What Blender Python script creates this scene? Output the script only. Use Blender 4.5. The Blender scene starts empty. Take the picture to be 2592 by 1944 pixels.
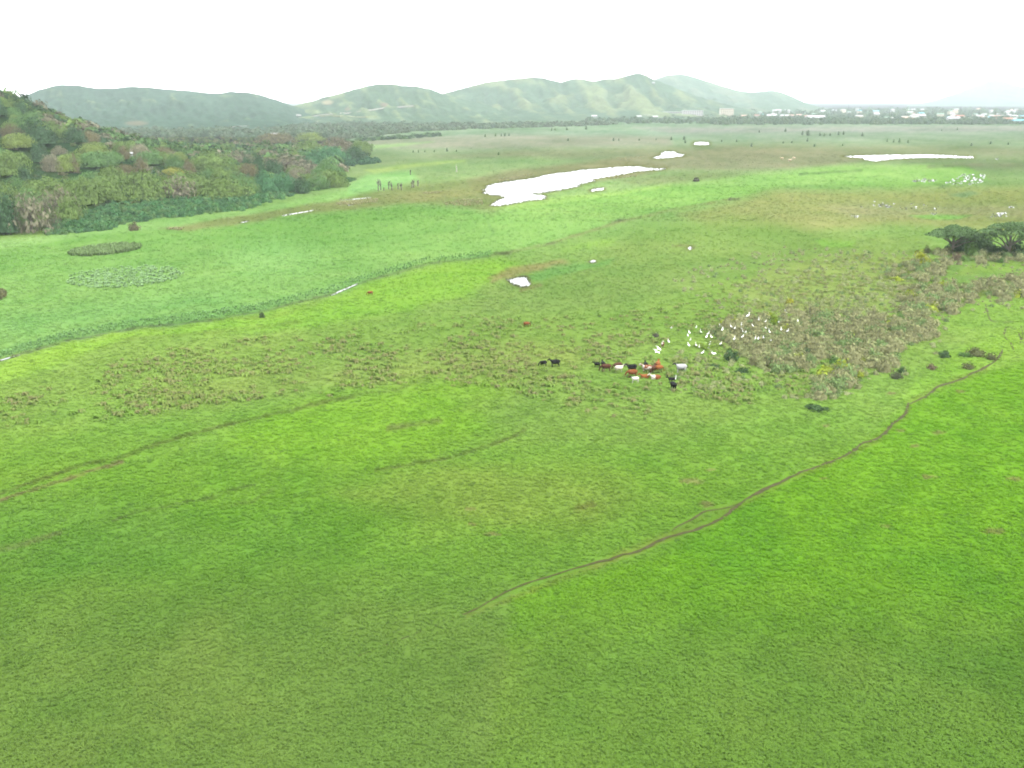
import bpy, bmesh, math, random
import numpy as np
from mathutils import Vector, Matrix, Euler

random.seed(7)
rng = np.random.default_rng(7)
R = math.radians
scene = bpy.context.scene
col = scene.collection

# ------------------------------------------------------------------ camera
CAM_H = 50.0
FPX, CX, CY, HORY = 2600.0, 1296.0, 972.0, 249.0     # focal length and horizon of the 2592 px wide photograph
PITCH = math.atan((CY - HORY) / FPX)
cam_d = bpy.data.cameras.new('camera')
cam_d.sensor_width = 36.0
cam_d.lens = 36.0 * FPX / 2592.0
cam_d.clip_start = 0.5
cam_d.clip_end = 40000.0
cam = bpy.data.objects.new('camera', cam_d)
col.objects.link(cam)
cam.location = (0, 0, CAM_H)
cam.rotation_euler = (math.pi / 2 - PITCH, 0, 0)
scene.camera = cam

# ------------------------------------------------------------------ sky, sun, exposure
SUN_EL, SUN_AZ = R(52), R(125)            # azimuth clockwise from +Y
world = bpy.data.worlds.new('World')
scene.world = world
world.use_nodes = True
nt = world.node_tree
nt.nodes.clear()
w_out = nt.nodes.new('ShaderNodeOutputWorld')
w_bg = nt.nodes.new('ShaderNodeBackground')
w_sky = nt.nodes.new('ShaderNodeTexSky')
w_sky.sky_type = 'NISHITA'
w_sky.sun_disc = False
w_sky.sun_elevation = SUN_EL
w_sky.sun_rotation = SUN_AZ
w_sky.dust_density = 4.0
w_tc = nt.nodes.new('ShaderNodeTexCoord')
w_no = nt.nodes.new('ShaderNodeTexNoise')
w_no.inputs['Scale'].default_value = 2.2
w_no.inputs['Detail'].default_value = 5
w_rm = nt.nodes.new('ShaderNodeMapRange')
w_rm.inputs[3].default_value = 0.78
w_rm.inputs[4].default_value = 0.95
w_mix = nt.nodes.new('ShaderNodeMix')
w_mix.data_type = 'RGBA'
w_mix.inputs[7].default_value = (8.6, 8.75, 8.9, 1)      # even white cloud layer
nt.links.new(w_tc.outputs['Generated'], w_no.inputs['Vector'])
nt.links.new(w_no.outputs[0], w_rm.inputs[0])
nt.links.new(w_rm.outputs[0], w_mix.inputs[0])
nt.links.new(w_sky.outputs[0], w_mix.inputs[6])
nt.links.new(w_mix.outputs[2], w_bg.inputs['Color'])
w_bg.inputs['Strength'].default_value = 0.12
nt.links.new(w_bg.outputs[0], w_out.inputs['Surface'])

sun_d = bpy.data.lights.new('sun', 'SUN')
sun_d.energy = 1.3
sun_d.angle = R(16)
sun_d.color = (1.0, 0.96, 0.9)
sun = bpy.data.objects.new('sun', sun_d)
col.objects.link(sun)
sdir = Vector((math.cos(SUN_EL) * math.sin(SUN_AZ), math.cos(SUN_EL) * math.cos(SUN_AZ), math.sin(SUN_EL)))
sun.rotation_euler = sdir.to_track_quat('Z', 'Y').to_euler()
sun.location = sdir * 400

scene.view_settings.view_transform = 'Standard'
scene.view_settings.look = 'None'
scene.view_settings.gamma = 1.0
scene.view_settings.use_curve_mapping = False
scene.view_settings.exposure = 2.0
scene.render.engine = 'CYCLES'
scene.cycles.use_denoising = True
scene.cycles.max_bounces = 5
scene.cycles.diffuse_bounces = 2
scene.cycles.volume_bounces = 1
scene.cycles.filter_width = 1.9

HAZE = 6.0e-5           # extinction of the air per metre
HAZE_L = 2.3            # brightness of endless air in the picture
GAIN = 4.4              # picture brightness of an open surface of albedo one

# ------------------------------------------------------------------ helpers: map positions
SP, CP = math.sin(PITCH), math.cos(PITCH)

def ray(px, py):
    u = (np.asarray(px, float) - CX) / FPX
    v = (CY - np.asarray(py, float)) / FPX
    return u, CP + v * SP, -SP + v * CP

def G(px, py, z=0.0):
    """ground point (x, y) seen at a place of the photograph, at height z"""
    dx, dy, dz = ray(px, py)
    k = (z - CAM_H) / np.minimum(dz, -1e-5)
    return dx * k, dy * k

def proj(x, y, z=0.0):
    x = np.asarray(x, float); y = np.asarray(y, float)
    zz = z - CAM_H
    depth = y * CP - zz * SP
    up = y * SP + zz * CP
    depth = np.maximum(depth, 1.0)
    return CX + FPX * x / depth, CY - FPX * up / depth

def srgb2lin(c):
    c = np.asarray(c, float)
    return np.where(c <= 0.04045, c / 12.92, ((c + 0.055) / 1.055) ** 2.4)

def hash2(ix, iy, seed):
    h = (ix.astype(np.int64) * 374761393 + iy.astype(np.int64) * 668265263 + seed * 1274126177) & 0xffffffff
    h = ((h ^ (h >> 13)) * 1274126177) & 0xffffffff
    h = ((h ^ (h >> 16)) * 2246822519) & 0xffffffff
    return ((h ^ (h >> 15)) & 0xffffff) / float(0xffffff)

def vnoise(x, y, seed=0):
    x = np.asarray(x, float); y = np.asarray(y, float)
    ix = np.floor(x); iy = np.floor(y)
    fx = x - ix; fy = y - iy
    fx = fx * fx * (3 - 2 * fx); fy = fy * fy * (3 - 2 * fy)
    a = hash2(ix, iy, seed); b = hash2(ix + 1, iy, seed)
    c = hash2(ix, iy + 1, seed); d = hash2(ix + 1, iy + 1, seed)
    return (a + (b - a) * fx) * (1 - fy) + (c + (d - c) * fx) * fy

def fbm(x, y, oct=4, seed=0):
    s = 0; a = 0.5; n = 0
    for i in range(oct):
        s = s + a * vnoise(x * 2 ** i + 17.3 * i, y * 2 ** i - 9.1 * i, seed + i)
        n += a; a *= 0.5
    return s / n * 2 - 1        # about -1..1

def ridged(x, y, oct=4, seed=0):
    s = 0; a = 0.5; n = 0
    for i in range(oct):
        v = 1 - np.abs(2 * vnoise(x * 2 ** i + 5.7 * i, y * 2 ** i + 3.1 * i, seed + i) - 1)
        s = s + a * v * v; n += a; a *= 0.5
    return s / n

def sdf(poly, X, Y):
    """signed distance to a polygon, negative inside"""
    P = np.asarray(poly, float)
    d = np.full(X.shape, 1e9); inside = np.zeros(X.shape, bool)
    n = len(P)
    for i in range(n):
        a = P[i]; b = P[(i + 1) % n]
        e = b - a; L2 = max(e @ e, 1e-9)
        t = np.clip(((X - a[0]) * e[0] + (Y - a[1]) * e[1]) / L2, 0, 1)
        d = np.minimum(d, (X - a[0] - t * e[0]) ** 2 + (Y - a[1] - t * e[1]) ** 2)
        c = (a[1] > Y) != (b[1] > Y)
        if a[1] != b[1]:
            inside ^= c & (X < (b[0] - a[0]) * (Y - a[1]) / (b[1] - a[1]) + a[0])
    d = np.sqrt(d)
    return np.where(inside, -d, d)

def linedist(pts, X, Y):
    d = np.full(X.shape, 1e9)
    for a, b in zip(pts[:-1], pts[1:]):
        a = np.asarray(a, float); b = np.asarray(b, float)
        e = b - a; L2 = max(e @ e, 1e-9)
        t = np.clip(((X - a[0]) * e[0] + (Y - a[1]) * e[1]) / L2, 0, 1)
        d = np.minimum(d, (X - a[0] - t * e[0]) ** 2 + (Y - a[1] - t * e[1]) ** 2)
    return np.sqrt(d)

def sstep(a, b, x):
    t = np.clip((x - a) / (b - a), 0, 1)
    return t * t * (3 - 2 * t)

def inside(poly, X, Y):
    return sdf(poly, np.asarray(X, float), np.asarray(Y, float)) < 0

ONES = ['first','second','third','fourth','fifth','sixth','seventh','eighth','ninth','tenth','eleventh','twelfth','thirteenth','fourteenth','fifteenth','sixteenth','seventeenth','eighteenth','nineteenth','twentieth']
def ordinal(i):
    if i < 20: return ONES[i]
    t = {2: 'twenty', 3: 'thirty', 4: 'forty', 5: 'fifty'}
    a, b = divmod(i + 1, 10)
    return t[a][:-1] + 'ieth' if b == 0 else t[a] + '-' + ONES[b - 1]

# ------------------------------------------------------------------ helpers: objects and materials
def tag(o, label=None, cat=None, group=None, kind=None):
    if label: o['label'] = label
    if cat: o['category'] = cat
    if group: o['group'] = group
    if kind: o['kind'] = kind
    return o

def empty(name, loc, rz=0.0, sc=1.0):
    o = bpy.data.objects.new(name, None)
    col.objects.link(o)
    o.location = loc; o.rotation_euler = (0, 0, rz); o.scale = (sc,) * 3
    o.empty_display_size = 0.5
    return o

def mobj(name, me, parent=None, loc=(0, 0, 0), rz=0.0, sc=1.0):
    o = bpy.data.objects.new(name, me)
    col.objects.link(o)
    o.parent = parent
    o.location = loc; o.rotation_euler = (0, 0, rz)
    o.scale = sc if hasattr(sc, '__len__') else (sc,) * 3
    return o

def new_mesh(name, verts, faces, mat=None, smooth=False, attr=None):
    me = bpy.data.meshes.new(name)
    me.from_pydata([tuple(v) for v in verts], [], [tuple(int(i) for i in f) for f in faces])
    if mat: me.materials.append(mat)
    if smooth: me.polygons.foreach_set('use_smooth', np.ones(len(me.polygons), bool))
    if attr is not None:
        a = me.attributes.new('shade', 'FLOAT', 'FACE')
        a.data.foreach_set('value', np.asarray(attr, np.float32))
    me.update()
    return me

def mat_base(name):
    m = bpy.data.materials.new(name)
    m.use_nodes = True
    n = m.node_tree.nodes; l = m.node_tree.links
    b = n['Principled BSDF']
    return m, n, l, b

def plain_mat(name, c, rough=0.85, spec=0.2, var=0.12, scale=1.5):
    m, n, l, b = mat_base(name)
    tc = n.new('ShaderNodeTexCoord'); no = n.new('ShaderNodeTexNoise')
    no.inputs['Scale'].default_value = scale; no.inputs['Detail'].default_value = 4
    mr = n.new('ShaderNodeMapRange'); mr.inputs[3].default_value = 1 - var; mr.inputs[4].default_value = 1 + var
    mx = n.new('ShaderNodeMix'); mx.data_type = 'RGBA'; mx.blend_type = 'MULTIPLY'; mx.inputs[0].default_value = 1
    mx.inputs[6].default_value = (*c, 1)
    l.new(tc.outputs['Object'], no.inputs['Vector']); l.new(no.outputs[0], mr.inputs[0])
    l.new(mr.outputs[0], mx.inputs[7]); l.new(mx.outputs[2], b.inputs['Base Color'])
    b.inputs['Roughness'].default_value = rough
    b.inputs['Specular IOR Level'].default_value = spec
    return m

def leaf_mat(name, source, up=0.0):
    """foliage: colour from the object ('OBJ') or from the scattered point ('INST'), leaf by leaf variation"""
    m, n, l, b = mat_base(name)
    if source == 'OBJ':
        s = n.new('ShaderNodeObjectInfo'); cs = s.outputs['Color']
    else:
        s = n.new('ShaderNodeAttribute'); s.attribute_type = 'INSTANCER'; s.attribute_name = 'tint'; cs = s.outputs['Color']
    a = n.new('ShaderNodeAttribute'); a.attribute_name = 'shade'
    mx = n.new('ShaderNodeMix'); mx.data_type = 'RGBA'; mx.blend_type = 'MULTIPLY'; mx.inputs[0].default_value = 1
    l.new(cs, mx.inputs[6]); l.new(a.outputs['Fac'], mx.inputs[7])
    n.remove(b)
    d = n.new('ShaderNodeBsdfDiffuse'); t = n.new('ShaderNodeBsdfTranslucent'); ms = n.new('ShaderNodeMixShader')
    ms.inputs[0].default_value = 0.18 if up < 0.9 else 0.0
    if up > 0:        # soft foliage: normals lean towards the sky as the mass of blades does
        g = n.new('ShaderNodeNewGeometry'); a1 = n.new('ShaderNodeVectorMath'); a1.operation = 'SCALE'; a1.inputs['Scale'].default_value = 1 - up
        a2 = n.new('ShaderNodeVectorMath'); a2.operation = 'ADD'; a2.inputs[1].default_value = (0, 0, up)
        a3 = n.new('ShaderNodeVectorMath'); a3.operation = 'NORMALIZE'
        l.new(g.outputs['Normal'], a1.inputs[0]); l.new(a1.outputs[0], a2.inputs[0]); l.new(a2.outputs[0], a3.inputs[0]); l.new(a3.outputs[0], d.inputs['Normal'])
    l.new(mx.outputs[2], d.inputs['Color']); l.new(mx.outputs[2], t.inputs['Color'])
    l.new(d.outputs[0], ms.inputs[1]); l.new(t.outputs[0], ms.inputs[2])
    l.new(ms.outputs[0], n['Material Output'].inputs['Surface'])
    return m

def to_albedo(c255, d):
    """display colour seen at distance d to a base colour"""
    lin = srgb2lin(np.asarray(c255, float) / 255.0)
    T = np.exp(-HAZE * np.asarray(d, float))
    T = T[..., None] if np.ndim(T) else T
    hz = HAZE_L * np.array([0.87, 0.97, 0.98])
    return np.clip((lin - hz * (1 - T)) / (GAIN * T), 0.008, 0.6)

M = {}
M['leaf'] = leaf_mat('leaf', 'OBJ', 0.35)
M['tuft'] = leaf_mat('tuft', 'INST', 0.35)
M['grass'] = leaf_mat('grass_blades', 'INST', 0.6)
M['bark'] = plain_mat('bark', (0.09, 0.075, 0.06), var=0.35, scale=4)
M['deadwood'] = plain_mat('dead_wood', (0.08, 0.07, 0.06), var=0.3, scale=4)
M['palewood'] = plain_mat('pale_dead_wood', (0.34, 0.32, 0.28), var=0.2, scale=4)

# ------------------------------------------------------------------ the lie of the land
HX, HY, HA, HSX, HSY = -505.0, 720.0, 99.0, 126.0, 118.0

def hill_z(x, y):
    x = np.asarray(x, float); y = np.asarray(y, float)
    g = HA * np.exp(-((x - HX) ** 2 / (2 * HSX ** 2) + (y - HY) ** 2 / (2 * HSY ** 2)))
    g = np.where(g < 0.4, 0, g - 0.4)
    return g * (1 + 0.10 * fbm(x / 45, y / 45, 3, 31))

# outlines traced from the photograph and laid on the ground; numbers are picture positions
def q(pts, s, ox, oy):
    return [(ox + u / s, oy + v / s) for u, v in pts]

PONDS = {
 'big': q([(60,1145),(100,1130),(72,1122),(112,1098),(100,1085),(170,1068),(250,1050),(390,1035),(520,1015),(600,992),(740,970),(800,968),(920,945),(1050,938),(1200,925),(1330,918),(1420,918),(1480,930),(1560,936),(1640,933),(1645,944),(1500,955),(1380,966),(1290,985),(1200,1002),(1120,1012),(1020,1030),(1040,1042),(960,1062),(890,1078),(910,1086),(840,1105),(700,1130),(600,1145),(505,1155),(580,1162),(622,1175),(618,1195),(560,1205),(480,1212),(330,1240),(230,1256),(140,1258),(165,1230),(200,1205),(260,1188),(220,1170),(150,1168)], 3.386, 1200, 150),
 'side': q([(995,1120),(1030,1108),(1060,1104),(1115,1101),(1112,1118),(1080,1128),(1000,1133)], 3.386, 1200, 150),
 'middle': q([(1525,848),(1560,832),(1600,822),(1604,800),(1640,788),(1720,790),(1740,806),(1800,815),(1795,832),(1700,841),(1600,853)], 3.386, 1200, 150),
 'small': q([(1875,730),(1895,710),(1950,706),(2015,712),(2012,732),(1940,738)], 3.386, 1200, 150),
 'long': q([(930,685),(1010,681),(1100,678),(1250,674),(1400,673),(1550,674),(1650,675),(1750,684),(1850,686),(1855,699),(1760,699),(1690,696),(1600,698),(1480,697),(1400,702),(1290,706),(1250,712),(1160,723),(1090,712),(1075,700),(1000,694)], 2.793, 1800, 150),
 'near': q([(1188,1003),(1230,994),(1270,985),(1310,983),(1322,1008),(1337,1030),(1315,1046),(1290,1052),(1232,1036),(1205,1020)], 2.458, 800, 300),
 'spit': q([(1700,890),(1722,880),(1738,882),(1740,893),(1715,897)], 2.458, 800, 300),
 'tiny': q([(120,856),(132,846),(146,848),(150,858),(132,866)], 2.458, 1692, 280),
}
SLIVERS = [   # narrow water in the channels
 q([(1480,158),(1510,150),(1550,141),(1545,150),(1510,160)], 2.458, 0, 500),
 q([(1750,112),(1800,100),(1880,88),(1960,74),(1930,88),(1840,103),(1770,116)], 2.458, 0, 500),
 q([(190,540),(215,533),(240,531),(238,536),(205,543)], 2.458, 800, 300),
 q([(85,1104),(120,1080),(190,1050),(262,1022),(250,1038),(190,1065),(120,1096)], 2.458, 800, 300),
 q([(-60,1030),(0,1006),(60,990),(130,978),(90,994),(0,1020)], 2.458, 0, 500),
 q([(2100,18),(2200,8),(2320,-2),(2200,14)], 2.458, 0, 500),
]
POOLS = []      # pieces of broken marsh water
def pool_field(n, u0, u1, v0, v1, s, ox, oy, size, fn=None):
    k = 0
    while k < n:
        u = random.uniform(u0, u1); v = random.uniform(v0, v1)
        if fn and not fn(u, v): continue
        k += 1
        a = random.uniform(*size); b = a * random.uniform(0.22, 0.5)
        pts = []
        sk = random.uniform(-0.6, 0.6)
        for i in range(9):
            t = i / 9 * 2 * math.pi; r = random.uniform(0.6, 1.15)
            pts.append((u + a * r * math.cos(t) + sk * b * math.sin(t), v + b * r * math.sin(t)))
        POOLS.append((n, q(pts, s, ox, oy)))
pool_field(84, 1640, 1935, 812, 884, 2.793, 1800, 150, (3, 13), lambda u, v: v > 880 - (u - 1640) * 0.5 and v < 890 - abs(u - 1780) * 0.12)
pool_field(42, 1430, 1600, 842, 868, 2.793, 1800, 150, (3, 11))
pool_field(34, 1150, 1672, 1000, 1104, 2.793, 1800, 150, (3, 10), lambda u, v: abs(v - (1012 + (u - 1150) * 0.13)) < 34)
pool_field(16, 1180, 1270, 1025, 1046, 2.793, 1800, 150, (4, 10))
pool_field(9, 2030, 2110, 1084, 1114, 2.793, 1800, 150, (8, 18))
pool_field(5, 1985, 2018, 1096, 1116, 2.793, 1800, 150, (5, 11))
pool_field(4, 2092, 2135, 1042, 1052, 2.793, 1800, 150, (7, 14))
pool_field(5, 995, 1045, 1104, 1122, 2.793, 1800, 150, (6, 13))
pool_field(2, 1050, 1070, 1040, 1046, 2.793, 1800, 150, (4, 7))
pool_field(3, 2015, 2040, 700, 706, 2.793, 1800, 150, (5, 9))

L1 = [(-420,1000),(0,913),(163,862),(325,831),(529,809),(691,781),(834,744),(906,717),(1077,668),(1247,646),(1398,615),(1492,585),(1573,560),(1695,532),(1847,504),(1985,471),(2150,476)]

# ground cover: outline, colour, edge softness (picture px), strength
ZONES = [
 # far plain
 ([(800,345),(1300,330),(2800,318),(2800,345),(1300,352),(900,362)], (168,203,160), 10, 0.8),
 ([(900,352),(1250,340),(1700,345),(1700,368),(1300,375),(950,375)], (172,186,146), 8, 0.8),
 ([(1600,322),(2800,318),(2800,333),(1700,337)], (184,196,170), 5, 0.7),
 ([(1700,337),(2800,333),(2800,352),(1800,356)], (168,196,152), 7, 0.6),
 ([(1100,395),(1350,378),(1680,372),(1900,365),(2500,372),(2800,385),(2800,398),(2300,392),(1800,392),(1400,402)], (152,172,118), 10, 0.8),
 ([(1500,412),(1560,398),(1700,386),(1830,374),(2060,378),(2240,388),(2180,408),(2080,420),(1900,428),(1700,428),(1530,424)], (160,174,122), 7, 0.9),
 ([(1180,455),(1300,430),(1500,408),(1560,402),(1700,420),(1640,440),(1500,460),(1380,480),(1250,505),(1200,500)], (144,158,102), 8, 0.85),
 ([(2280,400),(2450,396),(2680,402),(2680,430),(2450,430),(2300,416)], (140,170,110), 8, 0.8),
 ([(850,505),(960,480),(1150,458),(1260,455),(1300,500),(1250,535),(1160,520),(1000,508)], (140,162,92), 9, 0.8),
 ([(1560,452),(1700,440),(1850,436),(1900,446),(1750,462),(1600,466)], (145,172,105), 8, 0.7),
 ([(940,420),(1100,408),(1370,398),(1450,408),(1300,425),(1150,432),(1000,440)], (155,196,118), 9, 0.7),
 ([(920,430),(1060,412),(1180,404),(1180,409),(1060,421),(950,440)], (176,214,116), 4, 0.8),
 ([(930,368),(1100,358),(1030,368),(930,378)], (170,222,135), 4, 0.85),
 ([(1180,410),(1350,404),(1360,410),(1190,417)], (132,176,108), 3, 0.6),
 # bright green tall grass between wood and channel
 ([(-420,690),(0,628),(240,585),(420,575),(560,580),(720,556),(900,535),(1000,525),(1180,530),(1250,548),(1300,528),(1500,492),(1700,470),(1860,455),(2100,425),(2450,424),(2500,455),(2300,474),(2000,470)] + L1[::-1], (139,198,93), 9, 1.0),
 ([(850,650),(1000,615),(1200,580),(1230,555),(1320,530),(1520,503),(1700,478),(1860,472),(1950,468),(1870,497),(1690,528),(1560,558),(1480,585),(1390,612),(1250,640),(1060,662)], (158,214,104), 14, 0.8),
 ([(1690,466),(1900,440),(2150,414),(2400,416),(2480,440),(2360,462),(2120,466),(1850,470)], (166,219,116), 8, 0.8),
 ([(1230,530),(1300,512),(1480,492),(1700,466),(1700,474),(1500,502),(1330,530)], (172,222,108), 6, 0.7),
 ([(-420,640),(0,606),(150,590),(300,560),(460,548),(650,528),(760,505),(880,478),(900,492),(820,512),(700,535),(560,560),(400,582),(200,598),(0,632),(-420,690)], (158,214,112), 6, 0.9),
 ([(880,470),(930,440),(1040,432),(1060,455),(960,480),(880,490)], (154,218,120), 7, 0.8),
 ([(400,580),(520,560),(620,545),(760,520),(860,508),(960,497),(1060,485),(1150,478),(1230,482),(1180,500),(1000,516),(880,530),(720,548),(600,568),(480,582)], (152,172,98), 5, 0.9),
 ([(-420,960),(0,880),(163,838),(325,808),(529,782),(691,758),(834,722),(1000,672),(1247,632),(1247,650),(1077,670),(906,719),(834,746),(691,783),(529,811),(325,833),(163,864),(0,915),(-420,1003)], (124,186,90), 7, 0.6),
 ([(-420,880),(0,800),(330,760),(600,735),(600,760),(330,800),(0,850),(-420,930)], (132,198,98), 25, 0.5),
 ([(640,700),(760,690),(820,640),(700,600),(560,640)], (152,214,110), 30, 0.6),
 # olive and brown marsh on the right
 ([(1720,545),(1850,510),(1960,482),(2250,482),(2700,470),(2700,600),(2450,580),(2250,572),(2050,590),(1850,590)], (160,178,98), 18, 0.85),
 ([(2080,520),(2200,515),(2420,520),(2620,520),(2620,548),(2300,552),(2150,545)], (160,178,112), 12, 0.7),
 ([(2300,546),(2400,542),(2460,546),(2430,553),(2330,555)], (140,205,92), 4, 0.9),
 ([(2400,492),(2460,484),(2480,490),(2440,500)], (126,172,108), 4, 0.7),
 ([(2560,580),(2800,560),(2800,620),(2600,612)], (142,204,96), 12, 0.7),
 # open pasture
 ([(800,770),(906,721),(1077,670),(1268,654),(1340,668),(1250,708),(1166,750),(1000,790),(800,830),(600,840),(330,850),(500,815),(700,785)], (146,206,72), 14, 0.95),
 ([(-420,1008),(0,917),(163,866),(330,836),(420,835),(250,880),(0,970),(-420,1080)], (152,210,72), 12, 0.9),
 ([(1250,720),(1340,672),(1500,640),(1620,590),(1900,560),(2200,600),(2350,580),(2350,625),(2150,640),(1900,680),(1700,740),(1500,790),(1300,800),(1150,790)], (140,182,84), 30, 0.85),
 ([(1600,590),(1850,540),(2000,600),(1750,650)], (150,196,92), 35, 0.6),
 ([(2060,605),(2170,610),(2160,625),(2080,622)], (138,204,76), 6, 0.7),
 ([(1480,615),(1560,600),(1540,622),(1420,635)], (156,210,86), 8, 0.7),
 ([(1230,705),(1300,672),(1420,655),(1440,665),(1330,690),(1290,705)], (158,160,92), 6, 0.75),
 ([(1320,700),(1400,668),(1560,655),(1550,668),(1430,690),(1340,712)], (122,186,86), 7, 0.7),
 ([(-420,1150),(0,1000),(300,905),(700,845),(1050,810),(1340,800),(1600,800),(1850,700),(2150,640),(2400,640),(2350,780),(2150,850),(1800,860),(1650,880),(1450,930),(1200,960),(900,980),(600,1010),(300,1060),(0,1080)], (140,187, 76), 30, 0.7),
 ([(1850,740),(1950,670),(2150,640),(2330,650),(2330,760),(2150,800),(1950,800)], (168,196,98), 25, 0.75),
 ([(330,1000),(620,950),(1000,900),(1300,860),(1480,880),(1440,960),(1150,960),(900,975),(620,1010),(420,1030)], (154,187,82), 30, 0.5),
 ([(640,1060),(860,1000),(1150,960),(1300,985),(1230,1080),(1100,1150),(900,1180),(700,1160),(560,1120)], (142,202,58), 40, 0.9),
 ([(150,1000),(330,985),(420,1010),(380,1060),(200,1080)], (144,196,76), 30, 0.7),
 ([(1150,1010),(1500,960),(1800,1000),(1900,1050),(1700,1120),(1400,1130),(1250,1080)], (148,192,80), 40, 0.7),
 ([(850,1250),(1100,1170),(1500,1180),(1650,1260),(1500,1330),(1100,1330)], (146,182,74), 50, 0.6),
 ([(1700,1400),(1870,1280),(2070,1180),(2220,1110),(2300,1020),(2460,945),(2800,860),(3200,1400),(3200,2200),(1200,2200),(1300,1500)], (124,190,48), 20, 0.9),
 ([(-900,1560),(3300,1560),(3300,2300),(-900,2300)], (121,166,66), 150, 0.8),
 ([(2280,1000),(2400,900),(2520,840),(2700,760),(2700,860),(2500,930),(2320,1010)], (146,204,68), 25, 0.8),
 ([(2330,830),(2420,760),(2700,700),(2700,800),(2500,860)], (150,204,80), 20, 0.8),
 ([(2400,700),(2480,660),(2700,640),(2700,665),(2500,690)], (160,200,86), 10, 0.8),
 ([(2440,680),(2700,650),(2700,668),(2560,690)], (152,200,84), 8, 0.6),
 ([(-420,1230),(150,1240),(480,1300),(560,1380),(300,1450),(-420,1450)], (118,172,80), 60, 0.25),
 ([(560,1330),(760,1290),(850,1400),(650,1450)], (126,186,74), 40, 0.2),
]
# darker cattle tracks, channel edges
TRACKS = [
 ([(-200,1320),(0,1249),(102,1209),(203,1176),(325,1151),(407,1118),(529,1085),(692,1046),(895,1001)], 5, (108,134,58), 0.8),
 ([(-200,1345),(0,1266),(120,1226),(159,1211),(240,1186),(313,1167)], 5, (138,132,84), 0.8),
 ([(950,1190),(1052,1170),(1146,1158),(1207,1137),(1288,1109),(1329,1085)], 5, (108,136,58), 0.8),
 ([(285,1316),(346,1296),(407,1284),(520,1262),(640,1225)], 4, (104,136,62), 0.85),
 ([(0,1390),(60,1375),(150,1350)], 7, (128,138,84), 0.6),
 ([(560,1284),(640,1270),(690,1240)], 5, (116,146,66), 0.5),
 ([(983,1082),(1030,1075),(1110,1062)], 8, (128,146,74), 0.7),
 ([(860,1000),(1010,985),(1080,962)], 4, (122,156,66), 0.5),
 ([(1460,1282),(1500,1276)], 9, (122,140,62), 0.7),
 (L1[1:10], 3.0, (106,138,80), 0.85),
 ([(520,808),(690,800),(800,770)], 5, (128,160,66), 0.3),
 ([(325,858),(560,838),(760,812)], 6, (132,166,72), 0.5),
 (L1[9:15], 4.0, (150,166,98), 0.7),
 ([(1255,640),(1290,640)], 5, (96,116,66), 0.8),
 ([(1845,503),(1870,503)], 3, (120,130,88), 0.8),
 ([(1380,618),(1400,614)], 3, (110,122,78), 0.7),
 ([(1550,563),(1580,553)], 4, (120,142,92), 0.7),
 ([(2025,440),(2080,437),(2180,431)], 3.0, (112,150,88), 0.7),
 ([(1990,471),(2060,471),(2130,474)], 2.5, (122,176,88), 0.6),
 ([(1700,622),(1760,621)], 2.5, (118,132,78), 0.8),
 ([(1320,735),(1345,728),(1365,722)], 4, (140,140,84), 0.7),
 ([(1245,712),(1270,700)], 5, (160,158,96), 0.7),
 ([(1230,548),(1250,588),(1240,600)], 3, (112,160,88), 0.5),
 ([(2350,422),(2420,418),(2592,418)], 5, (140,156,110), 0.6),
 ([(2380,473),(2400,470)], 4, (120,160,98), 0.7),
]
TRACKS.append(([(1180,1560),(1553,1412),(1692,1360),(1810,1318),(1867,1280),(1993,1214),(2144,1153),(2221,1110),(2290,1052),(2300,1020),(2380,978),(2493,933)], 8, (132,152,64), 0.45))
TRACKS.append(([(1500,1432),(1700,1352),(1790,1298),(1867,1278)], 12, (138,152,70), 0.4))
BARE = [(2375,1095,18,5),(2315,1128,14,4),(2350,1206,22,6),(2240,1331,16,4),(2255,995,12,4),(1800,1187,14,5),(2432,990,14,4),(2085,1210,12,3),
        (1750,1215,30,9),(1790,1275,22,8),(2565,1210,20,6),(2515,1345,30,8),(2090,1075,10,5),(1190,1288,14,5),(1195,1325,12,4),(1245,1350,22,6),(2280,1088,14,5)]

FOREST = [(-520,700),(-300,650),(0,598),(120,582),(200,556),(310,528),(450,512),(640,500),(720,478),(800,470),(872,458),(880,448),(850,424),(900,405),(936,398),(938,380),(860,343),(760,336),(500,330),(-520,330)]
FW = [tuple(float(c) for c in G(u, v)) for u, v in FOREST]

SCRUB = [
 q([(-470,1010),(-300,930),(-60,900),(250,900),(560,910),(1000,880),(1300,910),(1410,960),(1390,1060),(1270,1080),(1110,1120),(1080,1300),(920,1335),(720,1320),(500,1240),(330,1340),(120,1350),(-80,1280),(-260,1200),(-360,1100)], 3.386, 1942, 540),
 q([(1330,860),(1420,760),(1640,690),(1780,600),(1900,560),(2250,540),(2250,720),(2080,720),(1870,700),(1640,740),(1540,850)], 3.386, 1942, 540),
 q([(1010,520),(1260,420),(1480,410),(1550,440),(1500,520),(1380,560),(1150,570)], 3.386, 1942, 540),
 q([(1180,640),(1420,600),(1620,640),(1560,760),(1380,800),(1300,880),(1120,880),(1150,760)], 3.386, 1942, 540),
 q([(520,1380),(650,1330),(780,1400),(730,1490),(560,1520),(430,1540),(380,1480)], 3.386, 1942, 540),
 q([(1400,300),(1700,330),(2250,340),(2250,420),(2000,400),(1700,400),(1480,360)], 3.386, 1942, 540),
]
SCRUB_P = SCRUB
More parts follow.
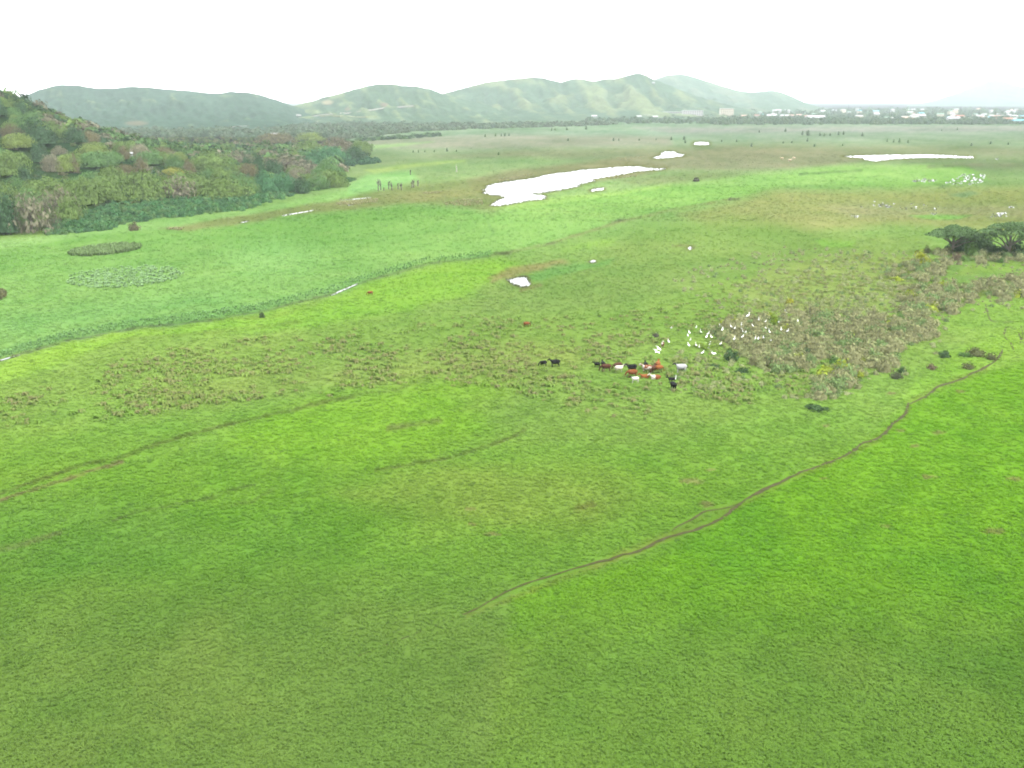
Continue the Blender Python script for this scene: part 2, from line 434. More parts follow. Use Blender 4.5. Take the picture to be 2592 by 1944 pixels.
def ground_display(x, y):
    """picture colour (0-255) of the ground cover at world x, y"""
    x = np.asarray(x, float); y = np.asarray(y, float)
    px, py = proj(x, y, 0.0)
    wa = np.clip((py - 300) / 40, 0.25, 14)
    wx = px + wa * 1.6 * fbm(px / 60, py / 22, 3, 3)
    wy = py + wa * 0.7 * fbm(px / 60, py / 22, 3, 8)
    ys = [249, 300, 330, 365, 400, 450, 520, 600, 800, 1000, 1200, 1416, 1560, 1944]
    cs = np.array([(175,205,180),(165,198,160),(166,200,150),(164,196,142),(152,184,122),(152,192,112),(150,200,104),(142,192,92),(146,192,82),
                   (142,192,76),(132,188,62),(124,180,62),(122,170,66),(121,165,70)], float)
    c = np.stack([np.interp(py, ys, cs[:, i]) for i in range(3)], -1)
    for poly, zc, soft, st in ZONES:
        pa = np.asarray(poly); m = soft + 5
        sel = (wx > pa[:, 0].min() - m) & (wx < pa[:, 0].max() + m) & (wy > pa[:, 1].min() - m) & (wy < pa[:, 1].max() + m)
        if not sel.any(): continue
        d = sdf(poly, wx[sel], wy[sel])
        k = (st * sstep(soft, -soft, d))[:, None]
        c[sel] = c[sel] * (1 - k) + np.asarray(zc, float) * k
    for pts, w, zc, st in TRACKS:
        pa = np.asarray(pts); m = w * 3
        sel = (wx > pa[:, 0].min() - m) & (wx < pa[:, 0].max() + m) & (wy > pa[:, 1].min() - m) & (wy < pa[:, 1].max() + m)
        if not sel.any(): continue
        d = linedist(pts, px[sel] * 0.6 + wx[sel] * 0.4, py[sel] * 0.6 + wy[sel] * 0.4)
        k = st * sstep(w * 1.6, w * 0.2, d) * (0.75 + 0.5 * fbm(px[sel] / 25, py[sel] / 10, 2, 77))
        k = np.clip(k, 0, 1)[:, None]
        c[sel] = c[sel] * (1 - k) + np.asarray(zc, float) * k
    for bx, by, a, b in BARE:
        sel = (np.abs(px - bx) < a * 2.5) & (np.abs(py - by) < b * 2.5)
        if not sel.any(): continue
        d = ((px[sel] - bx) / a) ** 2 + ((py[sel] - by) / b) ** 2 + 0.6 * fbm(px[sel] / 6, py[sel] / 4, 2, 9)
        k = (0.55 * sstep(1.5, 0.1, d))[:, None]
        c[sel] = c[sel] * (1 - k) + np.array([158, 150, 98.0]) * k
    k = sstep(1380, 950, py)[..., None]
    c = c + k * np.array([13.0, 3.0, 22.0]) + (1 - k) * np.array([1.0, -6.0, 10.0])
    for poly in PONDS.values():          # muddy margins
        pa = np.asarray(poly)
        sel = (px > pa[:, 0].min() - 14) & (px < pa[:, 0].max() + 14) & (py > pa[:, 1].min() - 8) & (py < pa[:, 1].max() + 8)
        if not sel.any(): continue
        ds = sdf(np.asarray(poly) * np.array([1, 2.2]), px[sel], py[sel] * 2.2) + 3.0 * fbm(px[sel] / 9, py[sel] / 4, 2, 19)
        k = (0.6 * sstep(11, 1, ds))[:, None]
        c[sel] = c[sel] * (1 - k) + np.array([140.0, 148, 98]) * k
    for poly in SCRUB_P:  # dull litter under the scrub, with the shade of its hollows painted in
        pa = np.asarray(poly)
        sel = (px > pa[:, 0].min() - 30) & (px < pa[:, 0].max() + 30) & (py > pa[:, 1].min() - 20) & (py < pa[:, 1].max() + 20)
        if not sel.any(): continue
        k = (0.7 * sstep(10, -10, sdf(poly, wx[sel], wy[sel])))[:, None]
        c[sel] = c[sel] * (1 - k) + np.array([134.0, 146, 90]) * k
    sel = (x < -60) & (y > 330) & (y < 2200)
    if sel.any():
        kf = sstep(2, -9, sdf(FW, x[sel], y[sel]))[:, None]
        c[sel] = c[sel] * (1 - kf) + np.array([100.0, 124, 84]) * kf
    # uneven growth: broad, middling and fine patches
    far = np.clip(y / 600, 0, 1)
    n1 = fbm(x / 26, y / 40, 4, 11); n2 = fbm(x / 5, y / 7, 4, 21); n3 = fbm(x / 1.1, y / 1.4, 3, 41)
    n4 = fbm(x / 70, y / 160, 4, 61)
    n5 = fbm((x * 0.8 - y * 0.6) / 2.2, (x * 0.6 + y * 0.8) / 13, 3, 66) * (1 - 0.7 * far)
    f = 1 + 0.05 * n5 + 0.055 * n1 + 0.05 * n2 + 0.04 * n3 * (1 - far) + (0.05 + 0.06 * far) * n4
    c = c * f[..., None]
    tw = (0.55 * n1 + 0.45 * n2 + 0.3 * n4)[..., None]
    c = c + tw * np.array([9.0, -4.0, 3.0])
    return np.clip(c, 20, 245)

def ground_albedo(x, y):
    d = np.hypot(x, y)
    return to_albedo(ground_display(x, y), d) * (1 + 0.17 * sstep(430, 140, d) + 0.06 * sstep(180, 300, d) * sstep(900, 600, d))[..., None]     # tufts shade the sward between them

def slim(poly, k):
    P = np.array(poly); c = P.mean(0); D = P - c
    w, vec = np.linalg.eigh(D.T @ D)
    a = vec[:, 1]; b = vec[:, 0]
    return [tuple(c + a * (d @ a) + b * (d @ b) * k) for d in D]
SLIVERS = [slim(p, 0.55) for p in SLIVERS]
ALLWATER = list(PONDS.values()) + SLIVERS + [p for _, p in POOLS]

def dry_mask(px, py):
    """1 away from water, 0 on it"""
    m = np.ones(np.shape(px))
    for poly in ALLWATER:
        pa = np.asarray(poly)
        sel = (px > pa[:, 0].min() - 8) & (px < pa[:, 0].max() + 8) & (py > pa[:, 1].min() - 5) & (py < pa[:, 1].max() + 5)
        if sel.any():
            d = sdf(poly, px[sel], py[sel])
            m[sel] = np.minimum(m[sel], sstep(0.5, 5.0, d))
    return m

def ground_z(x, y, px=None, py=None, dry=None):
    x = np.asarray(x, float); y = np.asarray(y, float)
    near = sstep(520, 60, y)
    rel = 0.10 * fbm(x / 1.6, y / 1.9, 3, 51) * near + 0.16 * fbm(x / 9, y / 13, 3, 52) * sstep(900, 100, y)
    rel = rel - 0.12
    if dry is not None: rel = rel * dry - 0.05 * (1 - dry)
    return hill_z(x, y) + rel

def gz(x, y):
    return float(ground_z(np.array([x]), np.array([y]))[0])

def at(px, py):
    """3D point on the flat for a picture position"""
    x, y = G(px, py)
    x = float(x); y = float(y)
    return Vector((x, y, gz(x, y)))

# ------------------------------------------------------------------ ground sheet
YMAX = 13000.0
prow = np.arange(2010, 262, -3.3)
yrow = np.array([float(G(CX, p)[1]) for p in prow])
yrow = np.concatenate([[25, 32, 40, 48, 54], yrow[yrow > 57], [6500, 8500, 10500, YMAX]])
yrow = np.unique(yrow)
trow = np.concatenate([[-1, -0.85, -0.72, -0.64], np.arange(-0.585, 0.5851, 0.00155), [0.64, 0.72, 0.85, 1]])
TT, YY = np.meshgrid(trow, yrow)
XX = TT * YY
X = XX.ravel(); Y = YY.ravel()
PX, PY = proj(X, Y)
DRY = dry_mask(PX, PY)
Z = ground_z(X, Y, PX, PY, DRY)
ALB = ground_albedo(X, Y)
ALB = ALB * (1 - 0.12 * sstep(600, 200, np.hypot(X, Y)))[:, None]      # near sheet darkened to match the self-shaded tufts; shade put into colour
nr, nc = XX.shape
nv = nr * nc
idx = np.arange(nv).reshape(nr, nc)
quads = np.stack([idx[:-1, :-1], idx[:-1, 1:], idx[1:, 1:], idx[1:, :-1]], -1).reshape(-1, 4)
extra_v = [(-YMAX, yrow[0], -0.1), (YMAX, yrow[0], -0.1), (-YMAX, -3000, -0.1), (YMAX, -3000, -0.1)]
VV = np.concatenate([np.stack([X, Y, Z], -1), np.array(extra_v)])
CC = np.concatenate([ALB, np.tile(ALB[:1], (4, 1))])
faces = [tuple(f) for f in quads.tolist()]
faces.append((nv, int(idx[0, 0]), int(idx[-1, 0])))
faces.append((int(idx[0, -1]), nv + 1, int(idx[-1, -1])))
faces.append(tuple([nv + 2, nv + 3, nv + 1] + [int(i) for i in idx[0, ::-1]] + [nv]))
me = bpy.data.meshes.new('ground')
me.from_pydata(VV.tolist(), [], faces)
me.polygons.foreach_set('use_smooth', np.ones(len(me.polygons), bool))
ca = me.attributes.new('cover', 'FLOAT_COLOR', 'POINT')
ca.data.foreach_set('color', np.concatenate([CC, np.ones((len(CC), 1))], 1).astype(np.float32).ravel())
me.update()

def cover_mat(name, bump_d, fine):
    m, n, l, b = mat_base(name)
    a = n.new('ShaderNodeAttribute'); a.attribute_name = 'cover'
    g = n.new('ShaderNodeNewGeometry')
    n1 = n.new('ShaderNodeTexNoise'); n1.inputs['Scale'].default_value = fine; n1.inputs['Detail'].default_value = 6; n1.inputs['Roughness'].default_value = 0.65
    n2 = n.new('ShaderNodeTexNoise'); n2.inputs['Scale'].default_value = fine * 0.23; n2.inputs['Detail'].default_value = 5
    l.new(g.outputs['Position'], n1.inputs['Vector']); l.new(g.outputs['Position'], n2.inputs['Vector'])
    r1 = n.new('ShaderNodeMapRange'); r1.inputs[1].default_value = 0.3; r1.inputs[2].default_value = 0.7; r1.inputs[3].default_value = 0.89; r1.inputs[4].default_value = 1.11
    r2 = n.new('ShaderNodeMapRange'); r2.inputs[1].default_value = 0.3; r2.inputs[2].default_value = 0.7; r2.inputs[3].default_value = 0.92; r2.inputs[4].default_value = 1.08
    l.new(n1.outputs[0], r1.inputs[0]); l.new(n2.outputs[0], r2.inputs[0])
    mu = n.new('ShaderNodeMath'); mu.operation = 'MULTIPLY'
    l.new(r1.outputs[0], mu.inputs[0]); l.new(r2.outputs[0], mu.inputs[1])
    mx = n.new('ShaderNodeMix'); mx.data_type = 'RGBA'; mx.blend_type = 'MULTIPLY'; mx.inputs[0].default_value = 1
    l.new(a.outputs['Color'], mx.inputs[6]); l.new(mu.outputs[0], mx.inputs[7])
    l.new(mx.outputs[2], b.inputs['Base Color'])
    b.inputs['Roughness'].default_value = 1.0
    b.inputs['Specular IOR Level'].default_value = 0.0
    bp = n.new('ShaderNodeBump'); bp.inputs['Strength'].default_value = 0.6; bp.inputs['Distance'].default_value = bump_d
    l.new(n1.outputs[0], bp.inputs['Height']); l.new(bp.outputs[0], b.inputs['Normal'])
    return m
M['ground'] = cover_mat('meadow_ground', 0.15, 1.6)
M['hill'] = cover_mat('hill_ground', 4.0, 0.05)
me.materials.append(M['ground'])
ground = mobj('ground', me)
tag(ground, 'flat green marshy pasture reaching to the distant town', kind='structure')

# ------------------------------------------------------------------ hills
def interp_sky(pts, npx):
    pts = np.asarray(pts, float)
    k = np.interp(npx, pts[:, 0], np.arange(len(pts)))
    # smooth through the traced points
    py = np.interp(npx, pts[:, 0], pts[:, 1])
    ker = np.hanning(7); ker /= ker.sum()
    pad = np.pad(py, 3, mode='edge')
    return np.convolve(pad, ker, 'valid')

def hill_range(name, label, sky, y0, y1, y2, sp, wood, seed, rough=2.0, bare=(), n_r=70, step=3.0, grass=(0.080,0.104,0.056), woods=(0.038,0.062,0.040), spur=0.75, lean=1.0):
    sky = [(a / 0.8534, b / 0.8534) for a, b in sky]
    npx = np.arange(sky[0][0], sky[-1][0] + 1, step)
    py = interp_sky(sky, npx)
    dx, dy, dz = ray(npx, py)
    t = dx / dy; slope = dz / dy
    s1 = np.linspace(0, 1, n_r); s2 = np.linspace(0, 1, 14)[1:]
    yr = np.concatenate([y0 + (y1 - y0) * s1, y1 + (y2 - y1) * s2])
    Tm, Ym = np.meshgrid(t, yr)
    Sl, _ = np.meshgrid(slope, yr)
    s = np.where(Ym <= y1, (Ym - y0) / (y1 - y0), 1 - (Ym - y1) / (y2 - y1))
    Xm = Tm * Ym
    H = CAM_H + Sl * y1                       # ridge height over each bearing
    wx = Xm + 90 * fbm(Xm / 300, Ym / 300, 3, seed + 5)
    sh = (1 - s) * (y1 - y0)
    # spurs run down from the ridge, slanting to one side as they drop
    Nm = np.meshgrid(npx, yr)[0]
    w = (Nm - 150 * (1 - s) * lean + 75 * fbm(Xm / 330, Ym / 330, 4, seed + 2)) / (sp * 0.30)
    tri = 1 - np.abs(2 * (w - np.floor(w)) - 1)
    amp = 0.55 + 0.45 * vnoise(np.floor(w), np.zeros_like(w) + seed, seed)
    w2 = (Nm - 60 * (1 - s) + 16 * fbm(Xm / 120, Ym / 120, 3, seed + 4)) / (sp * 0.105)
    tri2 = 1 - np.abs(2 * (w2 - np.floor(w2)) - 1)
    rg = np.clip(0.50 * tri * amp + 0.16 * tri2 + 0.42 * ridged(wx / (sp * 0.6), Ym / (sp * 1.6), 3, seed), 0, 1)
    prof = s ** 1.25
    carve = 4 * s * (1 - s)
    zz = H * prof * (1 - spur * carve * (1 - rg) * 0.8) - 2.5 * (s <= 0) + carve * rough * fbm(Xm / 25, Ym / 25, 3, seed + 9)
    zz = zz + (s > 0.93) * rough * 0.5 * fbm(Xm / 13, Ym / 13, 3, seed + 3)
    cap = CAM_H + Sl * Ym - 0.002 * (y1 - Ym)
    zz = np.where(Ym < y1, np.minimum(zz, cap), zz)
    zz = np.where(s <= 0.0, -2.5, zz)
    # cover: grass on spurs, painted pale as if sunlit; scrub and wood in gullies
    wv = sstep(0.25, -0.15, (rg - 0.50) * 1.1 + 0.28 * fbm(Xm / 120, Ym / 120, 4, seed + 20) - wood)
    c = np.array(grass) * (1 - wv[..., None]) + np.array(woods) * wv[..., None]
    foot = sstep(0.20, 0.05, s)[..., None] * 0.8
    c = c * (1 - foot) + np.array(woods) * foot
    c = c * (1 + 0.24 * fbm(Xm / 40, Ym / 60, 4, seed + 30)[..., None] + 0.22 * fbm(Xm / 9, Ym / 14, 2, seed + 33)[..., None])
    Pxm, Pym = proj(Xm, Ym, zz)
    for bx, by, a, b, bc in bare:
        k = np.clip(1.4 - ((Pxm - bx) / a) ** 2 - ((Pym - by) / b) ** 2, 0, 1)[..., None] * (Ym <= y1)[..., None]
        c = c * (1 - k) + np.array(bc) * k
    nr, nc = Xm.shape
    idx = np.arange(nr * nc).reshape(nr, nc)
    qd = np.stack([idx[:-1, :-1], idx[:-1, 1:], idx[1:, 1:], idx[1:, :-1]], -1).reshape(-1, 4)
    me = bpy.data.meshes.new(name)
    me.from_pydata(np.stack([Xm.ravel(), Ym.ravel(), zz.ravel()], -1).tolist(), [], qd.tolist())
    me.polygons.foreach_set('use_smooth', np.ones(len(me.polygons), bool))
    a = me.attributes.new('cover', 'FLOAT_COLOR', 'POINT')
    a.data.foreach_set('color', np.concatenate([np.clip(c.reshape(-1, 3), 0.01, 0.5), np.ones((nr * nc, 1))], 1).astype(np.float32).ravel())
    me.materials.append(M['hill'])
    o = mobj(name, me)
    tag(o, label, kind='structure')
    def height(px_, ymid):
        """height and x of this hill on a bearing"""
        tt = np.interp(px_, npx, t)
        j = np.argmin(np.abs(t - tt)); i = np.argmin(np.abs(yr - ymid))
        return float(tt * yr[i]), float(yr[i]), float(zz[i, j])
    def hit(px_, py_):
        """first place of the near slope seen at a picture position"""
        j = int(np.argmin(np.abs(npx - px_)))
        e = zz[:n_r, j] - (CAM_H + (ray(px_, py_)[2] / ray(px_, py_)[1]) * yr[:n_r])
        i = int(np.argmax(e >= 0)) if (e >= 0).any() else n_r - 1
        return float(t[j] * yr[i]), float(yr[i]), float(zz[i, j])
    return hit

far_hit = hill_range('mountain', 'faint pale mountain far beyond the town', [(1960,226),(2010,219),(2050,207),(2080,196),(2110,184),(2135,175),(2148,173),(2170,176),(2200,186),(2240,196),(2290,204),(2350,214),(2420,226)], 7000, 8500, 10600, 900, 0.0, 5, rough=6, n_r=30, grass=(0.03,0.05,0.035))
hit_d = hill_range('hill', 'pale hazy hill behind the grassy peak', [(1330,190),(1370,183),(1405,175),(1425,168),(1440,163),(1455,161),(1472,160),(1490,164),(1510,170),(1540,179),(1560,186),(1600,197),(1620,199),(1645,198),(1668,195),(1690,200),(1712,209),(1745,224),(1775,232),(1800,238)], 3600, 5200, 6000, 420, 0.1, 13, rough=3, grass=(0.062,0.080,0.052))
hit_a = hill_range('hill', 'wooded grey-green hills behind the forested slope', [(-420,200),(-250,215),(-100,225),(0,219),(50,207),(80,196),(110,187),(130,184),(160,184),(185,187),(215,191),(245,192),(280,187),(310,188),(350,192),(400,196),(440,200),(470,203),(500,198),(540,201),(565,206),(600,217),(630,228),(680,243),(740,258),(800,270)], 1500, 2700, 3200, 260, 0.26, 23, rough=3.6, spur=0.8, grass=(0.066,0.090,0.052), woods=(0.029,0.051,0.036),
                bare=[(345,312,30,6,(0.075,0.072,0.05))])
hit_b = hill_range('hill', 'middle hills with a pale road along their foot', [(540,250),(600,236),(630,230),(660,222),(690,214),(705,208),(722,206),(740,200),(775,191),(800,184),(815,182),(835,181),(850,182),(875,186),(900,187),(930,193),(955,203),(990,212),(1040,224),(1100,240),(1150,254)], 1950, 2900, 3500, 260, 0.10, 37, rough=3.6, spur=0.8,
                bare=[(829,259,15,6,(0.14,0.13,0.09)), (972,265,10,5,(0.10,0.085,0.06)), (880,276,8,3,(0.10,0.085,0.06))])
hit_c = hill_range('hill', 'long grassy hills with pale spurs and a pointed peak', [(800,262),(860,240),(900,222),(930,209),(955,203),(985,195),(1015,187),(1050,178),(1080,174),(1110,171),(1150,167),(1175,169),(1195,174),(1212,178),(1228,173),(1245,170),(1262,172),(1280,176),(1298,173),(1310,170),(1325,171),(1350,165),(1368,160),(1380,158),(1395,163),(1410,171),(1440,182),(1470,195),(1500,206),(1540,218),(1590,231),(1650,242)], 2450, 3500, 4200, 330, 0.02, 47, rough=2.6, spur=0.95, grass=(0.078,0.098,0.054),
                bare=[])

# ------------------------------------------------------------------ water
def water_mat():
    m, n, l, b = mat_base('water')
    b.inputs['Base Color'].default_value = (0.05, 0.055, 0.045, 1)
    b.inputs['Roughness'].default_value = 0.07
    b.inputs['IOR'].default_value = 1.33
    g = n.new('ShaderNodeNewGeometry'); no = n.new('ShaderNodeTexNoise')
    no.inputs['Scale'].default_value = 0.8; no.inputs['Detail'].default_value = 3
    bp = n.new('ShaderNodeBump'); bp.inputs['Strength'].default_value = 0.08; bp.inputs['Distance'].default_value = 0.05
    l.new(g.outputs['Position'], no.inputs['Vector']); l.new(no.outputs[0], bp.inputs['Height']); l.new(bp.outputs[0], b.inputs['Normal'])
    return m
M['water'] = water_mat()

def densify(poly, n, jit, seed):
    rr = random.Random(seed)
    out = []
    for i in range(len(poly)):
        a = poly[i]; b = poly[(i + 1) % len(poly)]
        for k in range(n):
            t = k / n
            jx = rr.uniform(-1, 1) * jit if k else 0; jy = rr.uniform(-1, 1) * jit * 0.4 if k else 0
            out.append((a[0] + (b[0] - a[0]) * t + jx, a[1] + (b[1] - a[1]) * t + jy))
    return out

def flat_sheet(name, polys, mat, z, n=4, jit=1.6):
    bm = bmesh.new()
    for i, p in enumerate(polys):
        pts = densify(p, n, jit, 100 + i)
        vs = []
        for u, v in pts:
            x, y = G(u, v, z)
            vs.append(bm.verts.new((float(x), float(y), z)))
        try: bm.faces.new(vs)
        except ValueError: pass
    bmesh.ops.triangulate(bm, faces=bm.faces[:])
    bmesh.ops.recalc_face_normals(bm, faces=bm.faces[:])
    for f in bm.faces:
        if f.normal.z < 0: f.normal_flip()
    me = bpy.data.meshes.new(name); bm.to_mesh(me); bm.free()
    me.materials.append(mat)
    return mobj(name, me)

WZ = 0.06
for key, lab in (('big', 'large pale pond with ragged shore in the middle of the marsh'), ('side', 'small pool just below the large pond'),
                 ('middle', 'pond with notched shore behind the large pond'), ('small', 'little far pond with straight ends'),
                 ('long', 'long thin pond across the far right marsh'), ('near', 'small white pool in the near pasture'),
                 ('spit', 'tiny puddle at the end of a dark wet streak'), ('tiny', 'tiny white puddle in the dark green pasture')):
    o = flat_sheet('pond', [PONDS[key]], M['water'], WZ, n=4, jit=1.3 if key not in ('near', 'tiny', 'spit') else 0.8)
    tag(o, lab, kind='structure')
o = flat_sheet('stream', SLIVERS, M['water'], WZ, n=3, jit=0.7); tag(o, 'thin glints of water in the channels across the left meadow', kind='structure')
pa = [p for n_, p in POOLS if n_ in (84, 42)]; pb = [p for n_, p in POOLS if n_ in (34, 16, 2)]; pc = [p for n_, p in POOLS if n_ in (9, 5, 4, 3)]
for ps, lab in ((pa, 'broken patches of water in the bright green right marsh'), (pb, 'scattered thin puddles in the brown right marsh'), (pc, 'small bright puddles near the two umbrella trees')):
    o = flat_sheet('marsh_pool', ps, M['water'], WZ, n=1, jit=0); tag(o, lab, kind='structure')

# ------------------------------------------------------------------ dirt paths
def dirt_mat():
    m, n, l, b = mat_base('dirt')
    g = n.new('ShaderNodeNewGeometry'); no = n.new('ShaderNodeTexNoise'); no.inputs['Scale'].default_value = 1.3; no.inputs['Detail'].default_value = 6
    r = n.new('ShaderNodeValToRGB'); e = r.color_ramp.elements
    e[0].position = 0.3; e[0].color = (0.024, 0.027, 0.007, 1); e[1].position = 0.8; e[1].color = (0.046, 0.040, 0.015, 1)
    l.new(g.outputs['Position'], no.inputs['Vector']); l.new(no.outputs[0], r.inputs[0]); l.new(r.outputs[0], b.inputs['Base Color'])
    b.inputs['Roughness'].default_value = 0.95; b.inputs['Specular IOR Level'].default_value = 0.1
    return m
M['dirt'] = dirt_mat()

def path_ribbon(name, pts, width, label, seed=0, jit=0.35, taper=6):
    W = [Vector((*[float(c) for c in G(u, v)], 0)) for u, v in pts]
    fine = []
    for i in range(len(W) - 1):
        p0 = W[max(i - 1, 0)]; p1 = W[i]; p2 = W[i + 1]; p3 = W[min(i + 2, len(W) - 1)]
        k = max(3, int((p2 - p1).length / 0.8))
        for j in range(k):
            t = j / k
            fine.append(0.5 * ((2 * p1) + (p2 - p0) * t + (2 * p0 - 5 * p1 + 4 * p2 - p3) * t * t + (3 * p1 - p0 - 3 * p2 + p3) * t ** 3))
    fine.append(W[-1])
    n = len(fine)
    rr = np.random.default_rng(seed + 5)
    verts = []; faces = []
    for i, p in enumerate(fine):
        d = (fine[min(i + 1, n - 1)] - fine[max(i - 1, 0)]); d.z = 0; d.normalize()
        s = Vector((-d.y, d.x, 0))
        wob = 0.5 * float(fbm(np.array([i * 0.13]), np.array([seed * 3.7]), 3, seed)[0])
        ends = min(1, i / taper + 0.05, (n - 1 - i) / 6 + 0.15)
        w0 = width * ends * (0.75 + 0.7 * float(fbm(np.array([i * 0.21]), np.array([1.3]), 3, seed + 1)[0])) * (1 + rr.uniform(-jit, jit))
        w1 = width * ends * (0.75 + 0.7 * float(fbm(np.array([i * 0.21]), np.array([9.3]), 3, seed + 2)[0])) * (1 + rr.uniform(-jit, jit))
        c = p + s * wob * width
        for off in (w0 * 0.5, 0, -w1 * 0.5):
            v = c + s * off
            verts.append((v.x, v.y, gz(v.x, v.y) + 0.05))
    for i in range(n - 1):
        for k in range(2):
            a = i * 3 + k
            faces.append((a, a + 1, a + 4, a + 3))
    me = new_mesh(name, verts, faces, M['dirt'], smooth=True)
    o = mobj(name, me)
    if me.polygons[0].normal.z < 0: me.flip_normals()
    tag(o, label, kind='structure')
    return o

path_ribbon('path', [(760,1700),(980,1630),(1180,1550),(1330,1478),(1553,1410),(1614,1394),(1692,1357),(1753,1339),(1810,1316),(1840,1300),(1867,1276),(1920,1243),(1993,1211),(2070,1178),(2144,1150),(2180,1123),(2221,1107),(2262,1072),(2290,1048),(2299,1017)], 0.78, 'brown cattle path winding up the right pasture', 1, jit=0.5, taper=90)
path_ribbon('path', [(2296,1028),(2319,1013),(2351,995),(2380,975),(2436,958),(2457,946),(2493,930),(2527,906),(2538,883)], 0.7, 'upper end of the cattle path towards the scrub', 2)
path_ribbon('path', [(1700,1345),(1716,1329),(1760,1305),(1786,1292),(1830,1285),(1872,1272)], 0.55, 'short side strand of the cattle path', 3)
path_ribbon('path', [(2494,767),(2499,791),(2512,812),(2547,815),(2600,812)], 0.5, 'thin curved trail above the end of the path', 4)
path_ribbon('path', [(2568,895),(2559,868),(2541,848),(2552,826),(2575,838),(2592,868),(2620,880)], 0.45, 'looping thin trail at the right edge', 6)
path_ribbon('path', [(2584,822),(2588,853),(2580,872)], 0.4, 'faint trail crossing the right edge loop', 8)

# ------------------------------------------------------------------ foliage meshes
def tuft_mesh(name, n, seed, h=1.0, spread=0.55, w=0.12, bend=0.5, droop=False):
    rr = random.Random(seed)
    V = []; F = []; A = []
    for i in range(n):
        a = rr.uniform(0, 2 * math.pi); r0 = rr.uniform(0, 0.25) * spread
        out = spread * rr.uniform(0.35, 1.0); hh = h * rr.uniform(0.55, 1.0)
        dx, dy = math.cos(a), math.sin(a); sx, sy = -dy, dx
        ww = w * rr.uniform(0.7, 1.3)
        if droop:
            r0 = rr.uniform(0.0, 0.45) * spread; out = spread * rr.uniform(0.5, 1.0); ox_ = rr.uniform(-.35, .35) * spread; oy_ = rr.uniform(-.35, .35) * spread
            k = len(V)
            for (q_, zq, wq) in ((0.0, 0.78, 0.9), (0.5, 0.92, 1.0), (1.0, 0.25, 0.35)):
                for sg in (-1, 1):
                    V.append((ox_ + dx * (r0 + out * q_) + sx * ww * wq * sg, oy_ + dy * (r0 + out * q_) + sy * ww * wq * sg, hh * zq))
            F += [(k, k + 1, k + 3, k + 2), (k + 2, k + 3, k + 5, k + 4)]
            s = rr.uniform(0.9, 1.12)
            A += [s, s]
            continue
        b = (dx * r0, dy * r0, -0.1); mid = (dx * (r0 + out * 0.45), dy * (r0 + out * 0.45), hh * 0.75); tip = (dx * (r0 + out), dy * (r0 + out), hh * (1 - bend * rr.uniform(0.2, 0.9)))
        k = len(V)
        V += [(b[0] - sx * ww, b[1] - sy * ww, b[2]), (b[0] + sx * ww, b[1] + sy * ww, b[2]),
              (mid[0] + sx * ww * 0.8, mid[1] + sy * ww * 0.8, mid[2]), (mid[0] - sx * ww * 0.8, mid[1] - sy * ww * 0.8, mid[2]), tip]
        F += [(k, k + 1, k + 2, k + 3), (k + 3, k + 2, k + 4)]
        s = rr.uniform(0.9, 1.12)
        A += [s, s]
    return new_mesh(name, V, F, M['grass'], attr=A)

